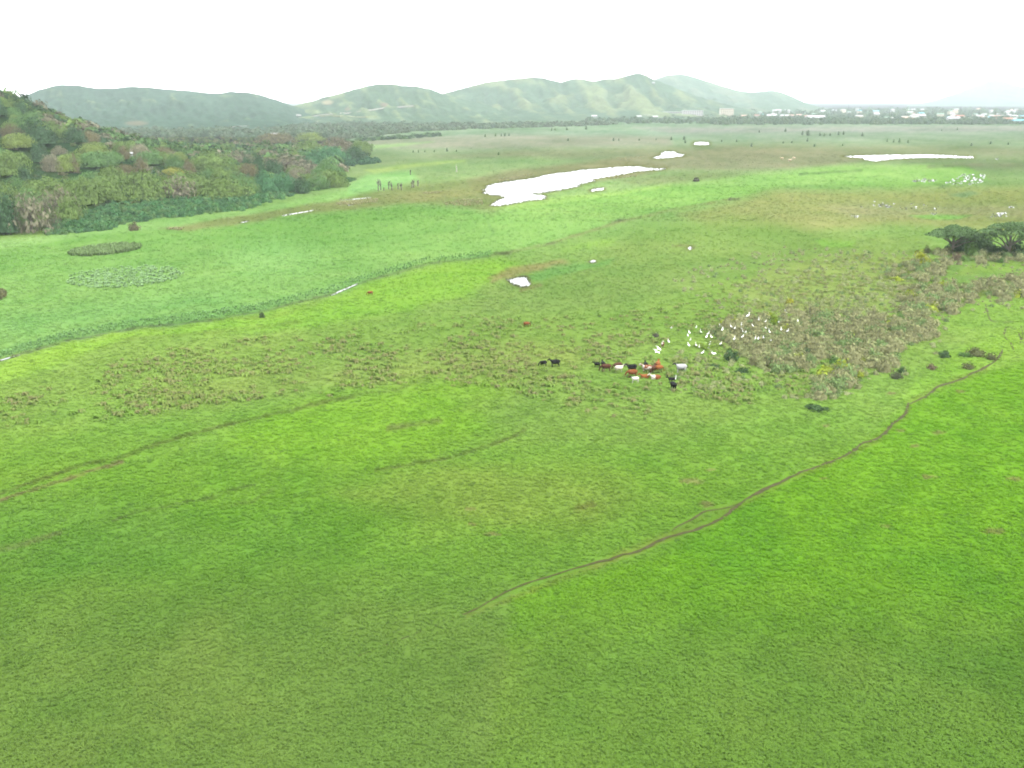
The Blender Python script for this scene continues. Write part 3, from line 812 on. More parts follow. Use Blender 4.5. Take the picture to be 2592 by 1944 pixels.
def leaf_cloud(name, n, seed, rx, ry, rz, leaf, clumps=12, flat=0.15, twig=0.0, core=True, mat='leaf', cz=None, shell=0.55, aspect=1.0, hollow=True):
    """crown of leaf sized faces gathered in clumps over a domed volume; base of the volume at z = 0"""
    rr = random.Random(seed)
    V = []; F = []; A = []
    cents = []
    for i in range(clumps):
        for _ in range(30):
            a = rr.uniform(0, 2 * math.pi); cosb = rr.uniform(flat * -1, 1.0)
            sb = math.sqrt(max(0, 1 - cosb * cosb))
            k = rr.uniform(shell, 0.86)
            c = (math.cos(a) * sb * k, math.sin(a) * sb * k, cosb * k)
            if all((c[0] - d[0]) ** 2 + (c[1] - d[1]) ** 2 + (c[2] - d[2]) ** 2 > 0.11 for d, _ in cents) or _ == 29:
                cents.append((c, rr.uniform(0.75, 1.2))); break
    per = n // clumps
    for c, tone in cents:
        cr = rr.uniform(0.24, 0.40)
        for j in range(per):
            while True:
                p = (rr.uniform(-1, 1), rr.uniform(-1, 1), rr.uniform(-0.8, 1))
                L = math.sqrt(p[0] ** 2 + p[1] ** 2 + p[2] ** 2)
                if 0.1 < L < 1: break
            k = (0.72 + 0.28 * L) / L if hollow else 1
            pos = Vector(((c[0] + p[0] * k * cr) * rx, (c[1] + p[1] * k * cr) * ry, (c[2] + p[2] * k * cr * 0.8) * rz))
            pos.z = max(pos.z + flat * rz * 0.6, 0.02 * rz)
            nrm = Vector((0.7 * p[0] + 0.7 * c[0] + rr.uniform(-.4, .4), 0.7 * p[1] + 0.7 * c[1] + rr.uniform(-.4, .4), 0.7 * p[2] + 0.8 * c[2] + rr.uniform(-.4, .4)))
            if nrm.length < 1e-3: nrm = Vector((0, 0, 1))
            nrm.normalize()
            t1 = nrm.orthogonal().normalized(); t1.rotate(Matrix.Rotation(rr.uniform(0, 6.28), 3, nrm)); t2 = nrm.cross(t1)
            s = leaf * rr.uniform(0.6, 1.3)
            k0 = len(V)
            if rr.random() < twig:
                up = Vector((p[0] * 0.8, p[1] * 0.8, abs(p[2]) + 0.7)).normalized()
                sd = up.orthogonal().normalized() * leaf * 0.10
                V += [pos - sd - up * s, pos + sd - up * s, pos + up * s * 1.2]
                F.append((k0, k0 + 1, k0 + 2)); A.append(tone * rr.uniform(0.8, 1.25))
            else:
                V += [pos - t1 * s * aspect, pos - t2 * s * 0.55, pos + t1 * s * aspect, pos + t2 * s * 0.55]
                F.append((k0, k0 + 1, k0 + 2, k0 + 3)); A.append(tone * rr.uniform(0.78, 1.25))
    if core:      # opaque leafy inside
        seg, rings = 10, 5
        k0 = len(V)
        for i in range(rings + 1):
            ph = i / rings * math.pi / 2
            for j in range(seg):
                a = j / seg * 2 * math.pi
                r = 0.66 * (1 + 0.16 * rr.uniform(-1, 1))
                V.append(Vector((math.cos(a) * math.cos(ph) * rx * r, math.sin(a) * math.cos(ph) * ry * r, max(math.sin(ph) * rz * r, 0.0) + 0.01)))
        for i in range(rings):
            for j in range(seg):
                a0 = k0 + i * seg + j; a1 = k0 + i * seg + (j + 1) % seg
                F.append((a0, a1, a1 + seg, a0 + seg)); A.append(0.75)
    return new_mesh(name, V, F, M[mat], attr=A)

def scatter(name, pts, scales, rots, tints, vids, meshes, label, cat=None, kind='stuff', tilt=None):
    """one object of very many small plants: points carry size, turn, colour; geometry nodes place the plants"""
    n = len(pts)
    me = bpy.data.meshes.new(name)
    me.vertices.add(n)
    me.vertices.foreach_set('co', np.asarray(pts, np.float32).ravel())
    a = me.attributes.new('size', 'FLOAT_VECTOR', 'POINT'); a.data.foreach_set('vector', np.asarray(scales, np.float32).ravel())
    rv = np.zeros((n, 3), np.float32); rv[:, 2] = rots
    if tilt is not None: rv[:, :2] = tilt
    a = me.attributes.new('turn', 'FLOAT_VECTOR', 'POINT'); a.data.foreach_set('vector', rv.ravel())
    a = me.attributes.new('tint', 'FLOAT_COLOR', 'POINT'); a.data.foreach_set('color', np.concatenate([tints, np.ones((n, 1))], 1).astype(np.float32).ravel())
    a = me.attributes.new('pick', 'INT', 'POINT'); a.data.foreach_set('value', np.asarray(vids, np.int32))
    o = mobj(name, me)
    ng = bpy.data.node_groups.new(name, 'GeometryNodeTree')
    ng.interface.new_socket('Geometry', in_out='INPUT', socket_type='NodeSocketGeometry')
    ng.interface.new_socket('Geometry', in_out='OUTPUT', socket_type='NodeSocketGeometry')
    N = ng.nodes; L = ng.links
    gi = N.new('NodeGroupInput'); go = N.new('NodeGroupOutput')
    iop = N.new('GeometryNodeInstanceOnPoints')
    jo = N.new('GeometryNodeJoinGeometry')
    for mm in meshes:
        src = bpy.data.objects.new(name + '_source', mm)      # lives only inside the node tree
        oi = N.new('GeometryNodeObjectInfo'); oi.inputs['Object'].default_value = src; oi.inputs['As Instance'].default_value = True
        L.new(oi.outputs['Geometry'], jo.inputs[0])
    def attr(nm, dt):
        x = N.new('GeometryNodeInputNamedAttribute'); x.data_type = dt; x.inputs['Name'].default_value = nm
        return x.outputs['Attribute']
    L.new(gi.outputs[0], iop.inputs['Points'])
    L.new(jo.outputs[0], iop.inputs['Instance'])
    iop.inputs['Pick Instance'].default_value = True
    L.new(attr('pick', 'INT'), iop.inputs['Instance Index'])
    e2r = N.new('FunctionNodeEulerToRotation')
    L.new(attr('turn', 'FLOAT_VECTOR'), e2r.inputs[0]); L.new(e2r.outputs[0], iop.inputs['Rotation'])
    L.new(attr('size', 'FLOAT_VECTOR'), iop.inputs['Scale'])
    L.new(iop.outputs[0], go.inputs[0])
    md = o.modifiers.new('scatter', 'NODES'); md.node_group = ng
    tag(o, label, cat, kind=kind)
    return o

TUFTS = [tuft_mesh('grass_tuft', 10, 100 + i, h=1.0, spread=0.8, w=0.20, droop=True) for i in range(4)]
REEDS = [tuft_mesh('reed_tuft', 12, 200 + i, h=1.0, spread=0.32, w=0.05, bend=0.25) for i in range(3)]
SHRUBS = [leaf_cloud('shrub_twigs', 130, 300 + i, 1, 1, 0.95, 0.17, clumps=9, twig=0.55, mat='tuft', core=True) for i in range(4)]
BUSHES = [leaf_cloud('bush_leaves', 170, 400 + i, 1, 1, 0.9, 0.17, clumps=9, mat='tuft', core=True) for i in range(4)]

# ------------------------------------------------------------------ grass
TUSSOCK = [[(-420,1150),(0,1000),(300,905),(700,850),(1050,815),(1340,800),(1600,800),(1850,720),(2150,650),(2380,650),(2350,780),(2200,900),(2080,1000),(1900,1030),(1700,1000),(1650,1060),(1450,1040),(1300,990),(1100,970),(900,985),(600,1015),(300,1060),(0,1080)]]
PATH_P = [[(1180,1560),(1330,1478),(1553,1410),(1614,1394),(1692,1357),(1753,1339),(1810,1316),(1867,1276),(1920,1243),(1993,1211),(2070,1178),(2144,1150),(2180,1123),(2221,1107),(2262,1072),(2290,1048),(2299,1017),(2319,1013),(2351,995),(2380,975),(2436,958),(2457,946),(2493,930),(2527,906),(2538,883)],
          [(1700,1345),(1716,1329),(1786,1292),(1867,1276)]]
def plant_points(n, y0, y1, pw, x0=-260, x1=2850):
    u = rng.random(n) ** pw
    py = y0 + (y1 - y0) * u
    px = rng.uniform(x0, x1, n)
    return px, py

px, py = plant_points(120000, 490, 2000, 1.2)
x, y = G(px, py)
keep = (dry_mask(px, py) > 0.5) & (rng.random(len(px)) < sstep(480, 680, py))
for pp in PATH_P: keep &= linedist(pp, px, py) > 4 + 6 * (py > 1200)
px, py, x, y = px[keep], py[keep], x[keep], y[keep]
d = np.hypot(x, y)
tz = sdf(TUSSOCK[0], px + 30 * fbm(px / 90, py / 40, 3, 91), py + 14 * fbm(px / 90, py / 40, 3, 92))
patch = fbm(x / 9, y / 12, 3, 93)
tus = (tz < 0) & (rng.random(len(px)) < np.clip(0.30 + 0.9 * patch, 0.03, 0.8))
dk = (~tus) & (rng.random(len(px)) < 0.07)
sz = 0.30 * (d / 90) ** 0.62 * rng.uniform(0.6, 1.35, len(px))
hgt = 0.17 * (d / 90) ** 0.2 * rng.uniform(0.6, 1.4, len(px))
sz = np.where(tus, np.clip(rng.uniform(0.45, 1.05, len(px)) * (d / 200) ** 0.3, 0.3, 1.3), sz)
hgt = np.where(tus, rng.uniform(0.35, 0.8, len(px)), hgt)
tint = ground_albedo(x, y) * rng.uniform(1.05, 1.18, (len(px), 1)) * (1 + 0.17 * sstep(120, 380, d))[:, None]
tan = np.array([0.120, 0.116, 0.052]); dgr = np.array([0.030, 0.058, 0.014])
mt = np.where(tus, rng.choice([0.0, 0.3, 0.55, 0.85], len(px), p=[.35, .3, .22, .13]), 0)[:, None]
tint = tint * (1 - mt) + tan * mt
md_ = (dk * rng.uniform(0.15, 0.6, len(px)))[:, None]
tint = tint * (1 - md_) + dgr * md_
z = ground_z(x, y)
scatter('grass', np.stack([x, y, z], -1), np.stack([sz, sz, hgt], -1), rng.uniform(0, 6.28, len(px)), tint, rng.integers(0, 4, len(px)), TUFTS,
        'short green grass and pale tussocks covering the near pasture')

# far marsh grass
px, py = plant_points(26000, 318, 560, 0.8)
x, y = G(px, py)
keep = (dry_mask(px, py) > 0.7)
px, py, x, y = px[keep], py[keep], x[keep], y[keep]
d = np.hypot(x, y)
sz = 0.9 * (d / 500) ** 0.7 * rng.uniform(0.5, 1.3, len(px)); hgt = 0.26 * rng.uniform(0.4, 1.4, len(px)) * (d / 600) ** 0.25
tint = ground_albedo(x, y) * rng.uniform(1.0, 1.35, (len(px), 1)) * np.where(rng.random((len(px), 1)) < 0.06, 0.6, 1.0)
scatter('marsh_grass', np.stack([x, y, hill_z(x, y) - 0.1], -1), np.stack([sz, sz, hgt], -1), rng.uniform(0, 6.28, len(px)), tint, rng.integers(0, 4, len(px)), TUFTS,
        'rough marsh grass over the far plain')

# sedge along the water's edge and standing in the broken pools
eu = []; ev = []
for key, n_ in (('big', 1000), ('side', 50), ('middle', 170), ('small', 70), ('long', 340), ('near', 110), ('spit', 6), ('tiny', 4)):
    P_ = np.asarray(densify(PONDS[key], 30, 0, 1))
    L_ = np.hypot(*(np.roll(P_, -1, 0) - P_).T)
    ii = rng.choice(len(P_), n_, p=L_ / L_.sum())
    w_ = 1.0 if key in ('near', 'spit', 'tiny') else 1.4
    eu.append(P_[ii, 0] + rng.normal(0, 1.8 * w_, n_)); ev.append(P_[ii, 1] + rng.normal(0, 0.55 * w_, n_))
for _, p_ in POOLS:
    P_ = np.asarray(p_); m_ = P_.mean(0); e_ = np.ptp(P_, axis=0) * 0.5
    n_ = 2
    eu.append(m_[0] + e_[0] * rng.normal(0, 1.0, n_)); ev.append(m_[1] + e_[1] * rng.normal(0, 0.8, n_))
for p_ in SLIVERS:
    P_ = np.asarray(densify(p_, 12, 0, 1)); n_ = 14
    ii = rng.choice(len(P_), n_)
    eu.append(P_[ii, 0] + rng.normal(0, 1.5, n_)); ev.append(P_[ii, 1] + rng.normal(0, 0.8, n_))
eu = np.concatenate(eu); ev = np.concatenate(ev)
x, y = G(eu, ev); d = np.hypot(x, y); n = len(x)
tint = ground_albedo(x, y) * 0.55 + np.array([0.075, 0.078, 0.036]) * 0.55
tint = tint * rng.uniform(0.75, 1.25, (n, 1))
sz = 0.42 * (d / 500) ** 0.6 * rng.uniform(0.5, 1.4, n); hgt = 0.45 * rng.uniform(0.5, 1.5, n) * (d / 600) ** 0.3
scatter('sedge', np.stack([x, y, np.zeros(n)], -1), np.stack([sz, sz, hgt], -1), rng.uniform(0, 6.28, n), tint, rng.integers(0, 4, n), TUFTS, 'olive sedge along the edges of the ponds and pools')

def reed_stand(name, label, poly, n, h, size, tone, var=0.2, meshes=None, jitter=6):
    pa = np.asarray(poly)
    got = []
    while len(got) < n:
        u = rng.uniform(pa[:, 0].min(), pa[:, 0].max(), n * 2); v = rng.uniform(pa[:, 1].min(), pa[:, 1].max(), n * 2)
        s = sdf(poly, u, v + 0) + 2.0 * fbm(u / jitter, v / (jitter * 0.4), 2, 5) < 0
        got += list(zip(u[s], v[s]))
        if not s.any(): break
    got = np.array(got[:n])
    x, y = G(got[:, 0], got[:, 1])
    tint = np.asarray(tone) * rng.uniform(1 - var, 1 + var, (len(x), 1)) * 1.45
    hh = h * rng.uniform(0.7, 1.15, len(x)); ss = size * rng.uniform(0.7, 1.3, len(x))
    mm = meshes or REEDS
    return scatter(name, np.stack([x, y, hill_z(x, y) - 0.05], -1), np.stack([ss, ss, hh], -1), rng.uniform(0, 6.28, len(x)), tint, rng.integers(0, len(mm), len(x)), mm, label)

def ell(cx, cy, a, b, n=18, sk=0.0):
    return [(cx + a * math.cos(i / n * 6.2832), cy + b * math.sin(i / n * 6.2832) + sk * a * math.cos(i / n * 6.2832)) for i in range(n)]

reed_stand('reed_bed', 'dark olive oval reed bed in the left meadow', ell(266, 633, 94, 12, sk=-0.10), 1200, 1.4, 1.8, (0.078, 0.118, 0.046))
reed_stand('reed_bed', 'large pale green oval reed bed below the dark one', ell(315, 700, 152, 27, sk=-0.06), 650, 0.5, 2.2, (0.118, 0.190, 0.085), 0.12)
reed_stand('reed_bed', 'small brown reed clump cut by the left edge', ell(-6, 747, 24, 12), 260, 1.3, 1.2, (0.07, 0.072, 0.034))
STRAW = (0.165, 0.160, 0.080)
for poly, nn, lab in (
    ([(850,513),(905,507),(957,502),(958,510),(900,518),(852,520)], 420, 'pale straw-coloured reeds along the stream'),
    ([(1122,514),(1170,505),(1223,503),(1222,517),(1180,521),(1130,519)], 420, 'straw-coloured reeds left of the large pond'),
    ([(1262,455),(1310,446),(1348,440),(1349,447),(1310,454),(1266,460)], 380, 'straw-coloured reeds on the far bank of the large pond'),
    ([(1532,450),(1570,443),(1614,441),(1612,447),(1575,451),(1536,453)], 300, 'straw-coloured reeds on the near bank of the large pond'),
    ([(1062,489),(1090,485),(1118,485),(1115,489),(1085,491)], 130, 'thin strip of straw-coloured reeds in the middle marsh'),
    ([(1555,400),(1590,397),(1640,394),(1620,402),(1570,406)], 130, 'straw-coloured reeds beside the notched pond'),
    ([(420,578),(450,576),(470,577),(460,582),(425,583)], 90, 'short pale reeds at the end of the stream strip')):
    reed_stand('straw_reeds', lab, poly, nn // 2, 0.8, 1.5, STRAW, 0.15)
def band(up, lo): return up + lo[::-1]
reed_stand('channel_reeds', 'band of taller blue-green reeds along the channel',
           band([(-300,965),(0,888),(163,840),(325,812),(529,786),(691,760),(834,724),(906,698),(1077,652),(1247,634)], [(-300,976),(0,908),(163,858),(325,828),(529,806),(691,778),(834,740),(906,714),(1077,665),(1247,644)]), 1300, 0.5, 1.1, (0.085, 0.160, 0.055), 0.25)

# ------------------------------------------------------------------ scrub on the right
px = rng.uniform(1700, 2720, 60000); py = rng.uniform(615, 1010, 60000)
wx = px + 14 * fbm(px / 40, py / 20, 3, 95); wy = py + 8 * fbm(px / 40, py / 20, 3, 96)
dd = np.min([sdf(s, wx, wy) for s in SCRUB], 0)
dens = np.where(dd < 0, 0.085, 0.065 * np.exp(-np.maximum(dd, 0) / 16.0) * (py > 640) * (px > 1790))
# litter under the thicket is dull olive, painted darker for its shaded hollows
TUSPALE = q([(-900,560),(-500,420),(0,300),(700,310),(1250,330),(1150,560),(1300,760),(1000,880),(560,900),(0,880),(-500,860)], 3.386, 1942, 540)
d2 = sdf(TUSPALE, wx, wy)
dens = np.maximum(dens, np.where(d2 < 0, 0.075 * (0.3 + 0.7 * sstep(1750, 2150, px)), 0))
d3 = sdf(q([(-900,1150),(-300,1250),(300,1340),(800,1350),(700,1600),(0,1650),(-900,1500)], 3.386, 1942, 540), wx, wy)
dens = np.maximum(dens, np.where(d3 < 0, 0.022, 0))
k = rng.random(len(px)) < dens * (0.55 + 0.9 * np.clip(fbm(px / 16, py / 8, 2, 97) + 0.5, 0, 1))
px, py, dd = px[k], py[k], dd[k]
x, y = G(px, py)
n = len(x)
core_ = dd < rng.uniform(-4, 14, n)
sc = np.where(core_, rng.uniform(0.85, 2.2, n), rng.uniform(0.35, 0.95, n))
kind = rng.random(n)
brown = np.array([0.128, 0.132, 0.064]); tan = np.array([0.160, 0.166, 0.082]); grn = np.array([0.088, 0.132, 0.048]); oliv = np.array([0.128, 0.145, 0.064]); yel = np.array([0.13, 0.165, 0.022])
tint = np.where((kind < 0.58)[:, None], brown, np.where((kind < 0.78)[:, None], oliv, np.where((kind < 0.975)[:, None], grn, yel)))
tint2 = np.where((kind < 0.55)[:, None], tan * np.array([0.95, 1.06, 0.95]), np.where((kind < 0.86)[:, None], oliv, grn))
tint = np.where(core_[:, None], tint, tint2) * rng.uniform(1.02, 1.3, (n, 1))
scatter('scrub', np.stack([x, y, ground_z(x, y) - 0.05], -1), np.stack([sc, sc, sc * rng.uniform(0.75, 1.55, n)], -1), rng.uniform(0, 6.28, n), tint, rng.integers(0, 4, n), SHRUBS,
        'dense grey-brown scrub thicket and woody tussocks on the right pasture')

# ------------------------------------------------------------------ shrubs that stand apart
BUSHM = [leaf_cloud('foliage', 420, 500 + i, 1, 1, 1.0, 0.13, clumps=12, core=True) for i in range(4)]
TWIGM = [leaf_cloud('twigs', 420, 520 + i, 1, 1, 1.0, 0.15, clumps=11, twig=0.6, core=True) for i in range(3)]

def stem_mesh(name, seed, h, r, n=4, spread=0.5):
    rr = random.Random(seed)
    bm = bmesh.new()
    for i in range(n):
        a = i / n * 6.28 + rr.uniform(-.4, .4)
        tube(bm, [(0.05 * math.cos(a), 0.05 * math.sin(a), -0.1), (spread * 0.4 * math.cos(a), spread * 0.4 * math.sin(a), h * 0.5), (spread * math.cos(a), spread * math.sin(a), h)], [r, r * 0.7, r * 0.3], 5)
    me = bpy.data.meshes.new(name); bm.to_mesh(me); bm.free(); me.materials.append(M['bark'])
    return me

def tube(bm, pts, rad, seg=8, squash=None, cap=True):
    pts = [Vector(p) for p in pts]
    rings = []
    ref = Vector((0.13, 0.97, 0.21))
    for i, p in enumerate(pts):
        d = (pts[min(i + 1, len(pts) - 1)] - pts[max(i - 1, 0)]).normalized()
        s = d.cross(ref)
        if s.length < 0.05: s = d.cross(Vector((1, 0, 0)))
        s.normalize(); u = s.cross(d).normalized()
        r = rad[i] if hasattr(rad[i], '__len__') else (rad[i], rad[i])
        rings.append([bm.verts.new(p + s * math.cos(k / seg * 2 * math.pi) * r[0] + u * math.sin(k / seg * 2 * math.pi) * r[1]) for k in range(seg)])
    for a, b in zip(rings[:-1], rings[1:]):
        for k in range(seg):
            bm.faces.new((a[k], a[(k + 1) % seg], b[(k + 1) % seg], b[k]))
    if cap:
        bm.faces.new(rings[0][::-1]); bm.faces.new(rings[-1])

STEM = stem_mesh('stem', 3, 0.7, 0.05)
def shrub(px, py, r, h, tone, label, twig=False, seed=0, group=None, name='shrub'):
    p = at(px, py)
    t = empty(name, p, random.uniform(0, 6.28))
    f = mobj('twigs' if twig else 'foliage', (TWIGM if twig else BUSHM)[seed % (3 if twig else 4)], t, sc=(r, r, h))
    f.color = (*tone, 1)
    mobj('stem', STEM, t, sc=(r * 0.8, r * 0.8, h))
    tag(t, label, 'bush', group)
    return t

DG = (0.038, 0.070, 0.027); MG = (0.055, 0.105, 0.028); LG = (0.075, 0.135, 0.032); BR = (0.095, 0.078, 0.048); OL = (0.072, 0.082, 0.034); YF = (0.150, 0.175, 0.020)
shrub(2332, 664, 2.7, 4.1, YF, 'bright yellow flowering bush left of the umbrella trees')
shrub(2460, 642, 2.5, 4.4, LG, 'rounded light green bush in front of the umbrella trees', seed=1)
shrub(2442, 660, 1.6, 2.2, LG, 'small light green bush below the rounded light green one', seed=2)
shrub(2420, 658, 2.0, 2.6, BR, 'grey-brown twiggy bush below the left umbrella tree', True)
shrub(2400, 640, 1.8, 2.4, OL, 'olive bush at the left foot of the left umbrella tree', seed=3)
shrub(2432, 633, 3.0, 4.2, DG, 'dark green bush under the right side of the left umbrella tree', seed=1)
shrub(2470, 628, 3.0, 4.6, DG, 'tall dark green bush behind the rounded light green bush', seed=2)
shrub(2505, 637, 2.8, 3.8, (0.045,0.075,0.028), 'dark bush between the two umbrella trees', seed=0)
shrub(2535, 645, 3.0, 3.4, DG, 'wide dark bush below the right umbrella tree', seed=3)
shrub(2580, 650, 3.0, 3.8, DG, 'dark green bush at the right edge under the umbrella tree', seed=1)
shrub(2418, 634, 3.4, 4.6, DG, 'dark green bush around the foot of the left umbrella tree', seed=0)
shrub(2452, 630, 3.6, 5.2, (0.04,0.072,0.026), 'broad dark bush filling under the left umbrella tree', seed=3)
shrub(2492, 632, 3.4, 5.0, DG, 'tall dark bush just left of the right umbrella trunk', seed=1)
shrub(2560, 642, 3.6, 5.4, DG, 'broad dark bush right of the right umbrella trunk', seed=2)
shrub(2515, 660, 2.0, 1.9, (0.10,0.115,0.05), 'pale olive low bush in front of the umbrella trees', seed=2)
shrub(2533, 664, 1.2, 1.7, MG, 'small mid green bush in front of the right umbrella tree', seed=0)
shrub(2345, 640, 1.3, 2.4, OL, 'small upright olive bush just behind the yellow bush', True, 1)
shrub(2280, 812, 1.3, 2.4, LG, 'light green bush in the middle of the grey-brown scrub', seed=0)
shrub(1957, 818, 1.5, 2.2, (0.10, 0.15, 0.02), 'yellow-green bush at the left upper edge of the scrub', seed=1)
shrub(1998, 766, 1.2, 1.4, (0.16, 0.17, 0.02), 'small yellowish bush above the egrets', seed=2)
shrub(1800, 882, 2.0, 1.3, (0.11, 0.17, 0.03), 'wide yellow-green bush among the egrets', seed=3)
shrub(1770, 878, 1.3, 1.0, (0.12, 0.175, 0.035), 'smaller yellow-green bush beside the wide one among the egrets', seed=1)
shrub(1862, 822, 1.7, 1.4, (0.085, 0.125, 0.02), 'yellow-green bush behind the flock of egrets', seed=0)
shrub(2018, 878, 1.4, 1.2, (0.08, 0.125, 0.02), 'low yellow-green bush on the front of the scrub', seed=2)
shrub(1850, 912, 1.6, 2.4, DG, 'dark green bush in the shadowed front of the scrub', seed=3)
shrub(2045, 896, 1.3, 1.5, DG, 'dark green bush low in the scrub right of the egrets', seed=0)
shrub(2112, 920, 1.5, 1.6, MG, 'mid green bush at the lower edge of the scrub', seed=1)
shrub(2272, 878, 1.2, 1.1, DG, 'small dark bush just right of the scrub', seed=2)
shrub(2256, 924, 1.4, 1.5, (0.05,0.075,0.03), 'dark bush at the right corner of the scrub', seed=0)
shrub(2391, 903, 1.3, 1.5, DG, 'round dark green bush alone in the bright grass', seed=3)
shrub(2470, 898, 2.2, 1.6, OL, 'wide olive bush right of the round dark bush', True, 2)
shrub(2443, 900, 1.4, 1.0, MG, 'low green bush beside the wide olive bush', seed=2)
shrub(2510, 908, 1.3, 1.3, OL, 'olive bush nearest the upper end of the path', True, 0)
shrub(2450, 930, 1.5, 1.1, OL, 'grey-green bush left of the upper path', True, 1)
shrub(2358, 934, 1.1, 1.0, BR, 'small brown bush below the round dark bush', True, 1)
shrub(2270, 956, 1.3, 1.4, (0.055,0.065,0.035), 'dark brown-green bush left of the bend in the path', True, 2)
shrub(2283, 942, 0.9, 1.1, DG, 'small dark bush touching the brown-green one', seed=1)
shrub(2065, 1035, 2.0, 0.9, DG, 'low wide dark green bush below the scrub', seed=0)
shrub(1805, 930, 1.4, 0.9, DG, 'low dark bush in front of the egrets', seed=2)
shrub(1880, 942, 1.5, 1.0, DG, 'low dark green bush right of the cattle', seed=3)
shrub(1659, 851, 0.9, 0.9, (0.06,0.06,0.045), 'small dark grey bush left of the egrets', True, 1)
shrub(340, 582, 2.6, 3.2, (0.075,0.072,0.04), 'lone brownish bush at the edge of the left meadow', True, 0)
shrub(2503, 716, 1.6, 1.8, (0.035,0.035,0.025), 'dark shadowy bush in the upper right scrub', True, 2)
shrub(1762, 439+20, 2.4, 2.6, (0.05,0.05,0.035), 'dark bush right of the large pond', True, 0)
shrub(663, 802, 0.9, 1.4, (0.035,0.055,0.02), 'small dark bush on the bank of the left channel', seed=2)

# ------------------------------------------------------------------ trees of the wooded slope
def trunk_mesh(name, seed, h, r, limbs=5, spread=2.5, lean=0.2):
    rr = random.Random(seed)
    bm = bmesh.new()
    tube(bm, [(0, 0, -0.8), (lean * .3, 0, h * 0.3), (lean, lean * .4, h * 0.62)], [r * 1.25, r * 0.85, r * 0.6], 7)
    for i in range(limbs):
        a = i / limbs * 6.28 + rr.uniform(-.5, .5); s = spread * rr.uniform(0.7, 1.1)
        zb = h * rr.uniform(0.35, 0.6)
        tube(bm, [(lean * .6, lean * .2, zb), (math.cos(a) * s * .5, math.sin(a) * s * .5, zb + h * .22), (math.cos(a) * s, math.sin(a) * s, h * rr.uniform(0.8, 0.95))], [r * .5, r * .32, r * .12], 5)
    me = bpy.data.meshes.new(name); bm.to_mesh(me); bm.free(); me.materials.append(M['bark'])
    return me

CROWN_ROUND = [leaf_cloud('crown', 3600, 600 + i, 1, 1, 0.62, 0.042, clumps=36, flat=0.12) for i in range(5)]
CROWN_TWIG = [leaf_cloud('crown', 3600, 620 + i, 1, 1, 0.66, 0.060, clumps=34, twig=0.85, flat=0.12, core=False) for i in range(2)]
CROWN_TALL = [leaf_cloud('crown', 2600, 640 + i, 0.8, 0.8, 1.15, 0.05, clumps=28, flat=0.3) for i in range(3)]
TRUNKS = [trunk_mesh('trunk', 650 + i, 1.0, 0.055, 5, 0.45, 0.06) for i in range(3)]

KINDS = [ # name, colour, crown set, label, weight
 ('olive_tree', (0.070,0.108,0.032), CROWN_ROUND, 'olive round-crowned tree', 0.34),
 ('leafy_tree', (0.056,0.105,0.036), CROWN_ROUND, 'mid green leafy tree', 0.24),
 ('dark_tree', (0.032,0.062,0.030), CROWN_TALL, 'dark green upright tree', 0.15),
 ('grey_tree', (0.100,0.096,0.064), CROWN_TWIG, 'greyish bare-twigged tree', 0.11),
 ('pale_tree', (0.092,0.125,0.035), CROWN_ROUND, 'pale yellow-green tree', 0.09),
 ('rusty_tree', (0.074,0.068,0.036), CROWN_ROUND, 'rusty brown tree', 0.03),
]
def tree(name, p, r, h, tone, crowns, label, seed, group=None, base=0.22):
    tone = tuple(c * 1.12 for c in tone)
    """r crown radius, h full height"""
    t = empty(name, p, random.uniform(0, 6.28))
    mobj('trunk', TRUNKS[seed % len(TRUNKS)], t, sc=(r * 0.9, r * 0.9, h * 0.75))
    me = crowns[seed % len(crowns)]
    ch = h * (1 - base)
    zmax = 0.62 if crowns is CROWN_ROUND else (0.66 if crowns is CROWN_TWIG else 1.15)
    c = mobj('crown', me, t, loc=(0, 0, h * base), sc=(r, r * random.uniform(0.85, 1.15), ch / zmax / 0.98))
    c.color = (*tone, 1)
    tag(t, label, 'tree', group)
    return t

# trees that can be picked out: picture place of the crown centre, width, height (px of a 3.386x view), kind, label
def pick_tree(u, v_base, w, hpx, kind, label, s=3.386, ox=0, oy=150, z0=None, tone=None, name=None):
    px_ = ox + u / s; pb = oy + v_base / s
    # walk along the sight line until the ground is met
    dx, dy, dz = [float(c) for c in ray(px_, pb)]
    yy = 250.0
    while yy < 3000:
        z_ = CAM_H + dz / dy * yy
        if z_ <= float(hill_z(np.array([dx / dy * yy]), np.array([yy]))[0]): break
        yy += 4
    x_ = dx / dy * yy
    m = math.hypot(x_, yy) / FPX
    r = w / s * m / 2; h = hpx / s * m
    k = KINDS[kind]
    t = tree(name or k[0], (x_, yy, float(hill_z(np.array([x_]), np.array([yy]))[0]) - 0.3), r, h, tone or k[1], k[2], label, random.randrange(99), 'trees of the wooded slope', base=0.08)
    ANCHOR.append((px_, pb - 0.5 * hpx / s, label))
    return (x_, yy, r)
ANCHOR = []
picked = []
